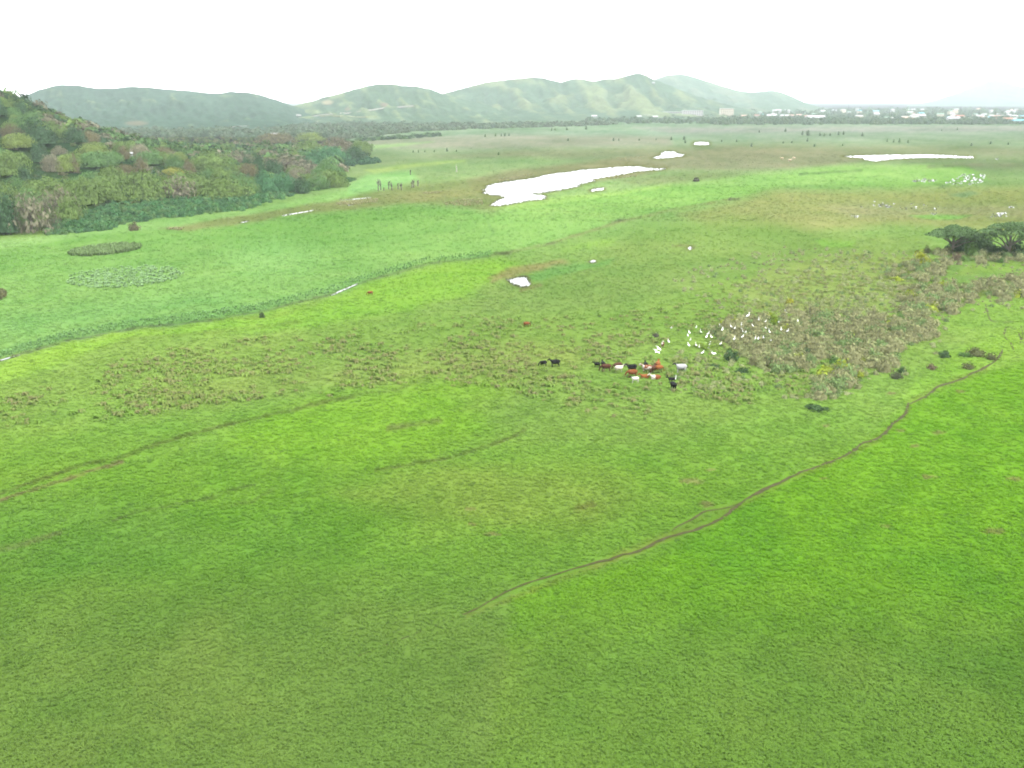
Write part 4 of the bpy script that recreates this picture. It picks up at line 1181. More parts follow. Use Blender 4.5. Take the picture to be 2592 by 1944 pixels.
for a in [
 (275,1480,430,300,3,'large greyish bare-twigged tree at the front corner of the wood'),
 (60,1500,260,330,2,'dark green tree left of the large bare tree'),
 (30,1330,330,230,0,'olive tree cut by the left edge behind the bare tree'),
 (520,1370,300,250,3,'greyish twiggy tree right of the large bare tree'),
 (600,1400,260,200,0,'olive tree over the start of the thicket band'),
 (410,1240,420,200,0,'broad olive tree above the large bare tree'),
 (720,1250,330,210,0,'dull olive tree left of the long olive dome'),
 (960,1220,360,200,0,'olive tree at the left end of the long dome'),
 (1230,1210,480,230,0,'broad domed olive tree with dark hollows beneath'),
 (1080,1220,150,110,2,'small dark tree under the broad olive dome'),
 (1520,1190,420,170,3,'greyish-olive tree in the middle of the dome row'),
 (1600,1150,420,170,0,'wide olive tree right of the broad dome'),
 (1900,1190,480,170,0,'olive tree at the right end of the dome row'),
 (90,1000,400,180,0,'flat olive crown at the left edge halfway up'),
 (330,740,330,190,2,'large dark green tree on the left hillside'),
 (640,720,240,130,2,'second dark tree right of the large dark one'),
 (450,960,190,130,3,'pinkish grey bare tree on the slope'),
 (640,985,80,140,5,'narrow rusty brown tree halfway up the slope'),
 (560,970,200,130,4,'pale yellow-green bush-like tree beside the rusty one'),
 (800,840,270,110,4,'pale tan-green domed tree below the dark trees'),
 (820,930,330,120,1,'mid green dome in the middle of the slope'),
 (1060,860,120,110,5,'dark rusty tree near the white roof'),
 (1080,990,180,80,5,'low rusty brown tree above the long dome'),
 (1215,980,140,120,5,'dark brown-red tree above the long dome'),
 (1270,900,280,100,1,'bright green dome right of the white roof'),
 (1480,990,190,60,4,'bright yellow-flowered crown above the long dome'),
 (1540,880,130,80,4,'yellowish pale crown high in the middle wood'),
 (1620,980,120,110,5,'rusty tree right of the yellow crown'),
 (1820,960,380,160,0,'broad grey-olive tree right of the yellow crown'),
 (2060,900,330,110,3,'greyish flat crown on the upper right wood'),
 (2130,1020,140,110,5,'rusty dark tree above the end of the dome row'),
 (150,760,260,110,4,'bright yellow-green patch of tree under the dark tree'),
 (340,900,170,160,2,'dark shady tree left of the pinkish bare tree'),
]:
    tone = None
    if 'yellow-flowered' in a[5]: tone = (0.125, 0.135, 0.03)
    picked.append(pick_tree(*a, tone=tone))
for a in [   # right lobes of the wood, second view
 (430,960,520,140,3,'large pinkish grey domed tree on the right lobe of the wood'),
 (110,1010,200,110,5,'dark rusty tree left of the pinkish grey dome'),
 (320,1010,220,150,2,'dark green tree in front of the pinkish grey dome'),
 (250,1150,240,170,1,'blue-green leafy tree at the front of the right lobe'),
 (400,1140,260,150,1,'leafy tree right of the blue-green one'),
 (560,1150,220,140,2,'dark leafy tree at the foot of the right lobe'),
 (700,1110,200,120,1,'small green tree near the tip of the right lobe'),
 (810,1090,280,140,0,'olive tree forming the pointed tip of the right lobe'),
 (640,900,260,110,2,'blue-green tree in the gap behind the right lobe'),
 (800,870,340,120,1,'blue-green low tree in the bay of the wood'),
 (1000,870,260,110,2,'dark green tree at the front of the far lobe'),
 (1060,800,180,100,0,'brownish tree at the far right tip of the wood'),
 (850,800,360,120,3,'reddish grey flat crown on the far lobe'),
 (620,820,330,110,0,'olive crown behind the pinkish grey dome'),
 (330,720,330,90,5,'rusty flat crown along the top of the wood'),
 (620,700,220,70,4,'bright green crown on the skyline of the wood'),
]:
    tone = None
    if 'blue-green' in a[5]: tone = (0.038, 0.092, 0.042)
    if 'reddish grey' in a[5]: tone = (0.088, 0.078, 0.050)
    picked.append(pick_tree(*a, ox=600, oy=150, tone=tone))

# the rest of the wood
cand = []
for _ in range(9000):
    yy = random.uniform(360, 1080); xx = random.uniform(-560, -80)
    if xx / yy < -0.58: continue
    cand.append((xx, yy))
cx_ = np.array(cand); ins = inside(FW, cx_[:, 0], cx_[:, 1])
edge = sdf(FW, cx_[:, 0], cx_[:, 1])
chosen = []
kn = fbm(cx_[:, 0] / 35, cx_[:, 1] / 60, 3, 71)
for i in range(len(cand)):
    if not ins[i] or edge[i] > -5: continue
    xx, yy = cand[i]
    r = random.uniform(4.0, 8.5) * (1 if yy < 700 else 1.15)
    ok = True
    for (a, b, c) in chosen:
        if (a - xx) ** 2 + (b - yy) ** 2 < (0.72 * (r + c)) ** 2: ok = False; break
    if ok:
        for (a, b, c) in picked:
            # leave room in front of and around picked trees
            if (a - xx) ** 2 + (b - yy) ** 2 < (0.75 * (r + c)) ** 2: ok = False; break
            if abs(a * yy / b - xx) < c * 0.8 + r * 0.3 and 0 < b - yy < 45: ok = False; break
    if ok: chosen.append((xx, yy, r))
chosen.sort(key=lambda c: c[1])
N_IND = 290 - len(picked)
near_t, rest_t = chosen[:N_IND], chosen[N_IND:]
def kind_for(xx, yy):
    v = float(fbm(np.array([xx / 40]), np.array([yy / 60]), 3, 71)[0])
    w = np.array([k[4] for k in KINDS]); cw = np.cumsum(w) / w.sum()
    rr = min(max(0.5 + v * 0.55 + random.uniform(-0.38, 0.38), 0), 0.999)
    order = [2, 1, 0, 3, 4, 5]
    cw = np.cumsum([KINDS[k][4] for k in order])
    return order[int(np.searchsorted(cw, rr * cw[-1]))]
def short(lab):
    for cut in (' at the', ' on the', ' in the', ' left of', ' right of', ' over the', ' above the', ' under the', ' with ', ' of the', ' halfway', ' beside', ' below', ' near the', ' cut by', ' high in', ' forming', ' behind', ' along', ' up the'):
        if cut in lab: lab = lab[:lab.index(cut)]
    return lab
names = [short(a[2]) for a in ANCHOR]
ANCH = [(a[0], a[1], n_) for a, n_ in zip(ANCHOR, names) if names.count(n_) == 1]
made = []
for xx, yy, r in near_t:
    k = KINDS[kind_for(xx, yy)]
    zz = float(hill_z(np.array([xx]), np.array([yy]))[0])
    jit = random.uniform(0.85, 1.15)
    h = r * random.uniform(1.0, 1.45) * (1.25 if k[2] is CROWN_TALL else 1)
    if k[2] is CROWN_TALL: r *= 0.85
    h = max(h, 4.5)
    t = tree(k[0], (xx, yy, zz - 0.3), r, h, tuple(c * jit for c in k[1]), k[2], k[3], random.randrange(99), 'trees of the wooded slope', base=0.1)
    u_, v_ = proj(xx, yy, zz + h * 0.6)
    a = min(ANCH, key=lambda q_: math.hypot((q_[0] - u_), 2.0 * (q_[1] - v_)))
    du, dv = u_ - a[0], (v_ - a[1]) * 2.0
    rel = ('right of' if du > 0 else 'left of') if abs(du) > abs(dv) else ('just below' if dv > 0 else 'just above')
    made.append(((k[3], rel, a[2]), math.hypot(du, dv), t))
for key in sorted({m[0] for m in made}):
    same = sorted([m for m in made if m[0] == key], key=lambda m: m[1])
    for i_, m in enumerate(same):
        w_ = '' if len(same) == 1 else (', nearest ' if i_ == 0 else ', ' + ordinal(i_) + ' nearest ')
        m[2]['label'] = key[0] + (w_ or ' ') + key[1] + ' the ' + key[2]

# what grows between and behind them
def wood_stuff(name, pts, rmin, rmax, label, meshes=BUSHES, tones=None, hs=(0.7, 1.2), haz=None):
    pts = np.asarray(pts); n = len(pts)
    r = rng.uniform(rmin, rmax, n)
    tones = np.array(tones if tones is not None else [k[1] for k in KINDS[:4]])
    t = tones[rng.integers(0, len(tones), n)] * rng.uniform(0.75, 1.25, (n, 1))
    z = hill_z(pts[:, 0], pts[:, 1]) - 0.2
    if haz is not None: z = z + haz
    scatter(name, np.stack([pts[:, 0], pts[:, 1], z], -1), np.stack([r, r, r * rng.uniform(*hs, n)], -1), rng.uniform(0, 6.28, n), t, rng.integers(0, len(meshes), n), meshes, label)

wood_stuff('distant_wood', [(a, b) for a, b, c in rest_t] + [(a + random.uniform(-8, 8), b + random.uniform(-8, 8)) for a, b, c in rest_t], 5, 9, 'far trees at the back of the left wood, massed together')
px_ = rng.uniform(-560, -60, 16000); py_ = rng.uniform(360, 1400, 16000)
k = inside(FW, px_, py_) & (px_ / py_ > -0.6)
pp = np.stack([px_[k], py_[k]], -1)[:4200]
wood_stuff('undergrowth', pp, 1.3, 2.7, 'bushy undergrowth filling the gaps of the left wood', tones=[(0.040,0.070,0.024),(0.055,0.075,0.026),(0.03,0.052,0.02),(0.075,0.075,0.035)])
# blue-green thicket band in front of the wood
THICK = [(120,592),(150,560),(210,545),(300,520),(420,510),(520,505),(640,497),(700,482),(745,492),(690,505),(620,527),(520,540),(420,548),(330,560),(280,577),(200,588)]
pa = np.asarray(THICK)
u = rng.uniform(100, 760, 9000); v = rng.uniform(478, 596, 9000)
k = sdf(THICK, u, v) + 5 * fbm(u / 30, v / 14, 3, 5) < rng.uniform(-2, 4, len(u))
x, y = G(u[k][:2600], v[k][:2600])
wood_stuff('thicket', np.stack([x, y], -1), 0.7, 2.2, 'low blue-green thicket band in front of the wood', tones=[(0.040,0.10,0.040),(0.050,0.112,0.042),(0.038,0.085,0.038),(0.060,0.110,0.040)], hs=(0.6, 1.6))
THICK2 = [(700,478),(760,470),(880,452),(900,456),(840,475),(760,490)]
u = rng.uniform(690, 910, 1500); v = rng.uniform(450, 492, 1500); k = sdf(THICK2, u, v) < 0
x, y = G(u[k][:260], v[k][:260])
wood_stuff('thicket', np.stack([x, y], -1), 1.2, 2.2, 'low green thicket along the tip of the right lobe of the wood', tones=[(0.035,0.08,0.03),(0.045,0.088,0.028)])
THICK3 = [(800,425),(840,405),(900,398),(955,402),(960,412),(900,420),(850,432)]
u = rng.uniform(790, 970, 1500); v = rng.uniform(396, 434, 1500); k = sdf(THICK3, u, v) < 0
x, y = G(u[k][:260], v[k][:260])
wood_stuff('thicket', np.stack([x, y], -1), 1.5, 3.0, 'low dark thicket under the far lobe of the wood', tones=[(0.028,0.06,0.034),(0.032,0.072,0.036)])

# far dark wood along the foot of the hills
FARW = [(-300,326),(560,318),(800,310),(1000,312),(1180,318),(1400,314),(1560,308),(1560,316),(1380,322),(1180,328),(1040,334),(930,346),(880,352),(800,350),(600,348),(-300,345)]
u = rng.uniform(-300, 1560, 12000); v = rng.uniform(305, 353, 12000)
k = sdf(FARW, u, v) < 0
u, v = u[k][:4000], v[k][:4000]
x, y = G(u, v)
wood_stuff('distant_wood', np.stack([x, y], -1), 4.5, 8.5, 'dark hazy wood along the foot of the hills', tones=[(0.055,0.084,0.052),(0.065,0.092,0.054),(0.068,0.088,0.056)])
# dark trees of the far marsh edge, left
FARB = [(905,352),(1000,347),(1110,340),(1115,345),(1000,353),(905,358)]
u = rng.uniform(900, 1120, 900); v = rng.uniform(338, 360, 900); k = sdf(FARB, u, v) < 0
x, y = G(u[k][:160], v[k][:160])
wood_stuff('hedgerow', np.stack([x, y], -1), 2.5, 4.5, 'bright green hedge strip at the far left end of the plain', tones=[(0.055,0.095,0.04),(0.03,0.05,0.03)])

# ------------------------------------------------------------------ two umbrella trees
def umbrella_tree(name, px_, py_, h, r, label, seed, plates):
    rr = random.Random(seed)
    p = at(px_, py_)
    t = empty(name, p)
    bm = bmesh.new()
    tube(bm, [(0, 0, -0.5), (0.1, 0, h * 0.16), (0.25, 0.1, h * 0.33)], [0.48, 0.36, 0.33], 9)
    V = []; F = []; A = []
    for (cx_, cy_, cz_, rx_, ry_, rz_) in plates:
        c = Vector((cx_ * r, cy_ * r, cz_ * h))
        st = Vector((0.25, 0.1, h * 0.33))
        if rr.random() < 0.3: st = Vector((0.12, 0.03, h * 0.2))
        mid = st.lerp(c, 0.5) + Vector((rr.uniform(-.3, .3), rr.uniform(-.3, .3), h * 0.05))
        tube(bm, [st, mid, c + Vector((0, 0, -0.1))], [0.25, 0.16, 0.07], 6)
        for j in range(4):
            a = rr.uniform(0, 6.28)
            e = c + Vector((math.cos(a) * rx_ * r * .7, math.sin(a) * ry_ * r * .7, rz_ * h * 0.2))
            tube(bm, [mid.lerp(c, 0.3), c.lerp(e, 0.5) + Vector((0, 0, -0.1)), e], [0.09, 0.06, 0.03], 4)
        nl = int(1000 * rx_ * ry_ / 0.12)
        for j in range(nl):
            a = rr.uniform(0, 6.28); q_ = math.sqrt(rr.random()) * rr.uniform(0.8, 1.1)
            lump = 0.75 + 0.5 * rr.random()
            top = (1 - q_ * q_ * 0.8)
            pos = c + Vector((math.cos(a) * q_ * rx_ * r, math.sin(a) * q_ * ry_ * r, (top * lump - 0.35 * rr.random()) * rz_ * h * 1.15))
            nrm = Vector((rr.uniform(-.7, .7) + math.cos(a) * q_ * .5, rr.uniform(-.7, .7) + math.sin(a) * q_ * .5, 1)).normalized()
            t1 = nrm.orthogonal().normalized(); t1.rotate(Matrix.Rotation(rr.uniform(0, 6.28), 3, nrm)); t2 = nrm.cross(t1)
            s = rr.uniform(0.16, 0.34); k0 = len(V)
            V += [pos - t1 * s, pos - t2 * s * .6, pos + t1 * s, pos + t2 * s * .6]; F.append((k0, k0 + 1, k0 + 2, k0 + 3)); A.append(rr.uniform(0.7, 1.35))
    me = bpy.data.meshes.new('trunk'); bm.to_mesh(me); bm.free(); me.materials.append(M['bark'])
    mobj('trunk', me, t)
    c = mobj('crown', new_mesh('crown', V, F, M['leaf'], attr=A), t)
    c.color = (0.064, 0.110, 0.042, 1)
    tag(t, label, 'tree', 'umbrella trees')
    return t
umbrella_tree('umbrella_tree', 2409, 640, 8.6, 9.2, 'flat-topped dark green umbrella tree, the left one of two', 5,
  [(-0.68,0.0,0.70,0.32,0.4,0.10),(-0.38,0.2,0.78,0.34,0.4,0.13),(-0.05,-0.1,0.86,0.36,0.4,0.16),(0.10,0.3,0.90,0.34,0.4,0.15),(0.40,0.0,0.80,0.34,0.4,0.20),(0.70,0.15,0.68,0.30,0.35,0.24),(0.88,-0.05,0.52,0.24,0.3,0.26),(0.55,-0.15,0.60,0.28,0.3,0.2),(-0.15,-0.4,0.76,0.3,0.3,0.12),(0.25,-0.3,0.70,0.34,0.34,0.22),(-0.45,-0.2,0.66,0.26,0.3,0.12),(0.1,0.1,0.62,0.3,0.3,0.16)])
umbrella_tree('umbrella_tree', 2552, 648, 10.6, 10.8, 'taller dark umbrella tree cut by the right edge', 8,
  [(-0.62,0.0,0.76,0.36,0.4,0.09),(-0.30,0.1,0.86,0.36,0.4,0.12),(0.0,-0.05,0.90,0.38,0.4,0.14),(0.32,0.1,0.86,0.36,0.4,0.16),(0.62,0.0,0.76,0.34,0.4,0.2),(0.86,0.1,0.64,0.26,0.3,0.22),(-0.60,0.2,0.52,0.28,0.3,0.24),(0.15,0.4,0.80,0.3,0.3,0.14),(0.30,-0.35,0.56,0.26,0.3,0.2),(-0.1,-0.3,0.72,0.34,0.34,0.18),(0.5,-0.2,0.66,0.34,0.34,0.22),(-0.4,-0.1,0.64,0.3,0.3,0.16)])

# ------------------------------------------------------------------ dead stubs and small trees on the far marsh
def dead_tree(px_, py_, h, label, mat, seed, group='dead trees in the marsh', forks=8):
    rr = random.Random(seed)
    p = at(px_, py_)
    bm = bmesh.new()
    tube(bm, [(0, 0, -0.4), (rr.uniform(-.2, .2), 0, h * 0.5), (rr.uniform(-.5, .5), rr.uniform(-.3, .3), h)], [0.34, 0.22, 0.08], 7)
    for i in range(forks):
        a = rr.uniform(0, 6.28); z0 = h * rr.uniform(0.35, 0.75); s = h * rr.uniform(0.12, 0.3)
        tube(bm, [(0, 0, z0), (math.cos(a) * s * .6, math.sin(a) * s * .6, z0 + s * .6), (math.cos(a) * s, math.sin(a) * s, z0 + s * rr.uniform(0.9, 1.6))], [0.2, 0.12, 0.05], 5)
    me = bpy.data.meshes.new('dead_tree'); bm.to_mesh(me); bm.free(); me.materials.append(M[mat])
    o = mobj('dead_tree', me, loc=p)
    tag(o, label, 'dead tree', group)
for i, (u, v, h, lab) in enumerate([(1212,1125,6.8,'tallest dark dead stub at the left of the cluster'),(1232,1118,5.6,'dark dead stub leaning beside the tallest one'),(1300,1110,4.5,'thin dead stub in the left middle of the cluster'),(1328,1120,4.8,'dead stub in the middle of the cluster'),(1380,1112,3.6,'thin grey dead stub right of the middle'),(1408,1120,4.2,'dead stub in the right middle of the cluster'),(1500,1100,4.6,'forked dead stub at the right of the cluster'),(1516,1098,5.0,'second forked dead stub at the right of the cluster'),(1552,1085,3.4,'rightmost short dead stub of the cluster'),(1258,1124,1.8,'short broken stub at the foot of the tallest dead stub'),(1487,988,3.4,'dark dead stub behind the cluster')]):
    dead_tree(600 + u / 3.386, 150 + v / 3.386, h, lab, 'deadwood', 700 + i)
dead_tree(600 + 1882 / 3.386, 150 + 965 / 3.386, 5.2, 'pale upright dead trunk alone on the marsh', 'palewood', 720, forks=2)

SMALL = [ (600+1800/3.386,150+790/3.386,5,0),(600+1555/3.386,150+798/3.386,3.5,1),(600+1510/3.386,150+798/3.386,3,1),(600+1610/3.386,150+796/3.386,2.8,1),(600+1690/3.386,150+795/3.386,3,1),(600+1880/3.386,150+792/3.386,3,1),
 (1200+960/3.386,150+602/3.386,9,0),(1200+795/3.386,150+608/3.386,7,0),(1200+665/3.386,150+612/3.386,7,0),(1200+695/3.386,150+610/3.386,6,1),(1200+1195/3.386,150+700/3.386,6,0),(1200+805/3.386,150+700/3.386,5,0),(1200+1240/3.386,150+697/3.386,4,0),(1200+1415/3.386,150+697/3.386,3.5,0),(1200+95/3.386,150+665/3.386,5,1),(1200+185/3.386,150+660/3.386,6,1),(1200+235/3.386,150+660/3.386,6,0),(1200+265/3.386,150+660/3.386,7,0),(1200+300/3.386,150+658/3.386,6,0),(1200+1690/3.386,150+692/3.386,6,0),(1200+1800/3.386,150+690/3.386,7,0),(1200+1810/3.386,150+718/3.386,5,0),(1200+1730/3.386,150+556/3.386,9,0),(1200+1560/3.386,150+692/3.386,3,0),(1200+210/3.386,150+820/3.386,4,1),
 (1800+525/2.793,150+512/2.793,8,0),(1800+645/2.793,150+535/2.793,9,0),(1800+685/2.793,150+540/2.793,11,0),(1800+770/2.793,150+542/2.793,6,0),(1800+800/2.793,150+544/2.793,6,1),(1800+840/2.793,150+542/2.793,6,0),(1800+900/2.793,150+536/2.793,7,0),(1800+935/2.793,150+534/2.793,8,0),(1800+1068/2.793,150+545/2.793,8,0),(1800+285/2.793,150+618/2.793,6,0),(1800+730/2.793,150+618/2.793,5,1),(1800+680/2.793,150+582/2.793,6,0),(1800+930/2.793,150+612/2.793,3.5,1),(1800+1245/2.793,150+584/2.793,6,1),(1800+1290/2.793,150+588/2.793,6,1),(1800+1330/2.793,150+588/2.793,7,1),(1800+1390/2.793,150+592/2.793,5,1),(1800+1975/2.793,150+600/2.793,5,0),(1800+1840/2.793,150+612/2.793,4.5,0),(1800+2100/2.793,150+604/2.793,4,0),(1800+180/2.793,150+584/2.793,4,0),(1800+75/2.793,150+584/2.793,4,0),(1800+570/2.793,150+592/2.793,3.5,0),(1800+510/2.793,150+594/2.793,3.5,0),(1800+1740/2.793,150+500/2.793,6,0),(1800+1630/2.793,150+508/2.793,5,0),(1800+340/2.793,150+518/2.793,5,0)]
SMALL.sort(key=lambda s: s[0])
MT = {}
for i, (u, v, h, kd) in enumerate(SMALL):
    p = at(u, v)
    h *= 0.66
    side = 'left of the large pond' if u < 1230 else ('behind the large pond' if u < 1750 else ('between the pale cattle and the town' if u < 2200 else 'behind the long thin pond'))
    nm = 'small dark tree' if kd == 0 else 'small green bushy tree'
    t = tree('marsh_tree', p, h * random.uniform(0.38, 0.55), h, (0.064, 0.094, 0.052) if kd == 0 else (0.080, 0.120, 0.056), CROWN_TALL, nm, i, 'scattered trees of the far plain', base=0.05)
    MT.setdefault((nm, side), []).append(t)
for (nm, side), ts in MT.items():
    for i, t in enumerate(ts):
        t['label'] = '%s, %s from the left, %s' % (nm, ordinal(i), side) if len(ts) > 1 else '%s alone %s' % (nm, side)

# ------------------------------------------------------------------ town
TOWNC = {'white': (0.24, 0.238, 0.23), 'cream': (0.30, 0.27, 0.21), 'grey': (0.16, 0.16, 0.16), 'rust': (0.17, 0.08, 0.055), 'pink': (0.26, 0.17, 0.14), 'blue': (0.07, 0.24, 0.30), 'light': (0.27, 0.275, 0.275), 'green': (0.11, 0.17, 0.13)}
for k, v in TOWNC.items(): M['t_' + k] = plain_mat('paint_' + k, v, rough=0.7, var=0.08, scale=0.3)
M['glass'] = plain_mat('dark_window', (0.03, 0.035, 0.04), rough=0.2, spec=0.5)

def box_mesh(name, w, d, h, mat):
    V = [(-w/2,-d/2,0),(w/2,-d/2,0),(w/2,d/2,0),(-w/2,d/2,0),(-w/2,-d/2,h),(w/2,-d/2,h),(w/2,d/2,h),(-w/2,d/2,h)]
    F = [(0,3,2,1),(4,5,6,7),(0,1,5,4),(1,2,6,5),(2,3,7,6),(3,0,4,7)]
    return new_mesh(name, V, F, mat)

def gable_mesh(name, w, d, h, mat, o=0.6):
    w2 = w/2 + o; d2 = d/2 + o
    V = [(-w2,-d2,0),(w2,-d2,0),(w2,d2,0),(-w2,d2,0),(-w2+o,0,h),(w2-o,0,h)]
    F = [(0,1,5,4),(2,3,4,5),(1,2,5),(3,0,4),(0,3,2,1)]
    return new_mesh(name, V, F, mat)

LAST = [None]
_wallc = {}; _roofc = {}; _winc = {}
def house(name, p, w, d, h, wc, rc, rz, label, group=None, cat='house', floors=1, bays=3, flat=False, windows=True):
    t = empty(name, p, rz); LAST[0] = t
    k = (w, d, h, wc)
    if k not in _wallc: _wallc[k] = box_mesh('wall', w, d, h, M['t_' + wc])
    mobj('wall', _wallc[k], t)
    k = (w, d, rc, flat)
    if k not in _roofc: _roofc[k] = box_mesh('roof', w + 0.8, d + 0.8, 0.5, M['t_' + rc]) if flat else gable_mesh('roof', w, d, d * 0.24, M['t_' + rc])
    mobj('roof', _roofc[k], t, loc=(0, 0, h + 0.004))
    if windows:
        fh = h / floors; ww = w / bays * 0.5; wh = fh * 0.42
        k = (round(ww, 2), round(wh, 2))
        if k not in _winc: _winc[k] = box_mesh('window', ww, 0.12, wh, M['glass'])
        for f in range(floors):
            for b in range(bays):
                mobj('window', _winc[k], t, loc=(-w/2 + (b + 0.5) * w / bays, -d/2 - 0.05, f * fh + fh * 0.35))
    tag(t, label, cat, group)
    return t

house('long_building', at(1708, 299), 62, 16, 16, 'white', 'light', R(-4), 'long pale multi-storey building left in the group at the foot of the peak', cat='building', floors=4, bays=10, flat=True)
house('long_building', at(1752, 300), 52, 16, 20, 'white', 'light', R(3), 'tall pale multi-storey building right in the group at the foot of the peak', cat='building', floors=5, bays=9, flat=True)
house('long_building', at(1838, 298), 36, 14, 24, 'cream', 'light', R(6), 'cream block standing alone right of the long pale buildings', cat='building', floors=5, bays=7, flat=True)
house('long_building', at(1725, 292), 90, 15, 24, 'cream', 'pink', R(2), 'long pinkish-roofed building behind the pale multi-storey group', cat='building', floors=5, bays=12, flat=True)
house('white_house', at(1504, 303), 13, 9, 9, 'white', 'light', 0, 'white house alone among the trees left of the long buildings', floors=2)
house('white_house', at(1533, 301), 20, 9, 7, 'white', 'light', 0.1, 'low white house right of the lone white house at the hill foot', floors=2)
house('white_house', at(1617, 303), 12, 9, 8, 'white', 'light', 0.2, 'narrow white house left of the pale house row', floors=2)
house('white_house', at(1641, 302), 22, 10, 9, 'white', 'grey', -0.1, 'grey-roofed white house just left of the long buildings', floors=2)
house('white_house', at(1657, 303), 14, 10, 7, 'light', 'light', 0.2, 'small pale house touching the grey-roofed house', floors=2)
house('warehouse', at(2064, 306), 42, 18, 8, 'light', 'light', 0.05, 'long pale warehouse at the near edge of the town', cat='warehouse', floors=1, bays=5)
house('warehouse', at(1953, 299), 26, 12, 7, 'white', 'light', 0.0, 'low white shed left of the pale warehouse', cat='warehouse', bays=4)
house('warehouse', at(1985, 300), 22, 12, 7, 'white', 'light', 0.1, 'second low white shed left of the pale warehouse', cat='warehouse', bays=4)
house('blue_house', at(2577, 313), 22, 12, 6, 'white', 'blue', 0.05, 'house with a light blue roof at the right edge of the town', bays=4)
house('blue_house', at(2590, 301), 16, 12, 6, 'white', 'blue', -0.2, 'second blue-roofed house behind the first at the right edge', bays=4)
house('red_house', at(2548, 309), 24, 12, 7, 'cream', 'rust', 0.1, 'house with a wide rusty red roof left of the blue-roofed house', bays=4)
house('white_house', at(2412, 310), 26, 13, 9, 'white', 'light', -0.05, 'large white house near the front of the right town', floors=2, bays=5)
house('white_house', at(2428, 305), 20, 12, 10, 'white', 'rust', 0.2, 'white house with red roof behind the large white house', floors=2, bays=4)
house('white_house', at(2333, 303), 16, 11, 10, 'white', 'light', 0.0, 'tall white house with dark trees on both sides', floors=2, bays=3)

HG = {}
for i in range(120):
    v = random.choice([random.uniform(300, 309), random.uniform(289, 301), random.uniform(283, 292)])
    u = random.uniform(1860, 2640) if v < 303 else random.uniform(2240, 2640)
    if u < 2240 and random.random() < 0.5: continue
    rc = random.choice(['light', 'light', 'white', 'pink', 'rust', 'grey', 'blue', 'green', 'light', 'white'])
    wc = random.choice(['white', 'white', 'cream', 'light'])
    w_ = random.choice([11, 14, 18]); d_ = random.choice([9, 11]); h_ = random.choice([5, 6.5, 8])
    if v < 292: h_ += 4
    part = 'left half' if u < 2240 else 'right half'
    row = 'front rows' if v > 299 else 'back rows'
    rn = {'light': 'pale', 'white': 'white', 'pink': 'pinkish', 'rust': 'rusty', 'grey': 'grey', 'blue': 'blue', 'green': 'green'}[rc]
    house('town_house', at(u, v), w_, d_, h_, wc, rc, random.uniform(-0.5, 0.5), '%s-roofed house in the %s of the %s of the town' % (rn, row, part), 'houses of the hazy town', windows=False)
    HG.setdefault((rn, row, part), []).append((u, LAST[0]))

for (rn, row, part), hs in HG.items():
    hs.sort(key=lambda q_: q_[0])
    for i, (u, t) in enumerate(hs):
        t['label'] = '%s-roofed house, %s from the left in the %s of the town\'s %s' % (rn, ordinal(i), row, part) if len(hs) > 1 else '%s-roofed house in the %s of the town\'s %s' % (rn, row, part)

# town trees
u = np.concatenate([rng.uniform(1480, 2760, 2400), rng.uniform(1800, 2760, 2000)]); v = np.concatenate([rng.uniform(277, 313, 2400), 309.5 + rng.normal(0, 2.6, 2000)])
k = (v > 268) & (v < 316) & ~((u < 1860) & (v < 298) & (u > 1660)) & (v > 300 - (u - 1480) * 0.04)
u, v = u[k], v[k]
x, y = G(u, v)
n = len(x)
r = rng.uniform(4, 8, n) * (1 + 0.4 * (y > 3500))
tones = np.array([(0.042,0.072,0.040),(0.052,0.084,0.042),(0.062,0.090,0.048),(0.048,0.074,0.046)])
scatter('town_trees', np.stack([x, y, np.zeros(n) - 0.3], -1), np.stack([r, r, r * rng.uniform(0.9, 1.7, n)], -1), rng.uniform(0, 6.28, n), tones[rng.integers(0, 4, n)], rng.integers(0, 4, n), BUSHES,
        'hazy trees massed between the houses of the town')

# tall columnar pines of the town
def pine_mesh(seed):
    rr = random.Random(seed); V = []; F = []; A = []
    for i in range(22):
        z = 0.12 + i / 22 * 0.88; r = 0.13 * (1 - z * 0.75) + 0.02
        for j in range(7):
            a = rr.uniform(0, 6.28); k = len(V)
            c = Vector((math.cos(a) * r * .5, math.sin(a) * r * .5, z)); o = Vector((math.cos(a), math.sin(a), 0.15))
            s = Vector((-o.y, o.x, 0)) * r * 0.5
            V += [c - o * r * .5 - s * .6, c - o * r * .5 + s * .6, c + o * r * .6 + s, c + o * r * .6 - s]; F.append((k, k + 1, k + 2, k + 3)); A.append(rr.uniform(0.8, 1.2))
    return new_mesh('crown', V, F, M['leaf'], attr=A)
PINE = [pine_mesh(1), pine_mesh(2)]
PTR = stem_mesh('trunk', 9, 0.6, 0.02, n=1, spread=0.01)
for i, (u, v, h, lab) in enumerate([(2174,300,30,'tall columnar pine standing highest over the middle of the town'),(2180,300,24,'shorter pine beside the tallest town pine'),(2250,300,22,'left of a pair of thin town pines'),(2256,300,23,'right of a pair of thin town pines'),(2146,290,32,'thin pine left of the tallest one'),(2096,296,24,'pine above the pale warehouse'),(2200,301,20,'pine right of the tallest town pine'),(2478,296,28,'thin pine over the right town'),(2520,297,26,'pine above the rusty roof'),(2562,296,26,'pine near the right edge of the town'),(2575,294,24,'farther pine at the right edge of the town'),(2360,294,26,'lone pine above the white houses'),(2430,290,30,'hazy pine behind the red-roofed white house')]):
    t = empty('pine_tree', at(u, v), random.uniform(0, 6))
    c = mobj('crown', PINE[i % 2], t, sc=(h * 0.8, h * 0.8, h)); c.color = (0.03, 0.05, 0.03, 1)
    mobj('trunk', PTR, t, sc=(h * 0.6, h * 0.6, h * 1.2))
    tag(t, lab, 'tree', 'pines of the town')

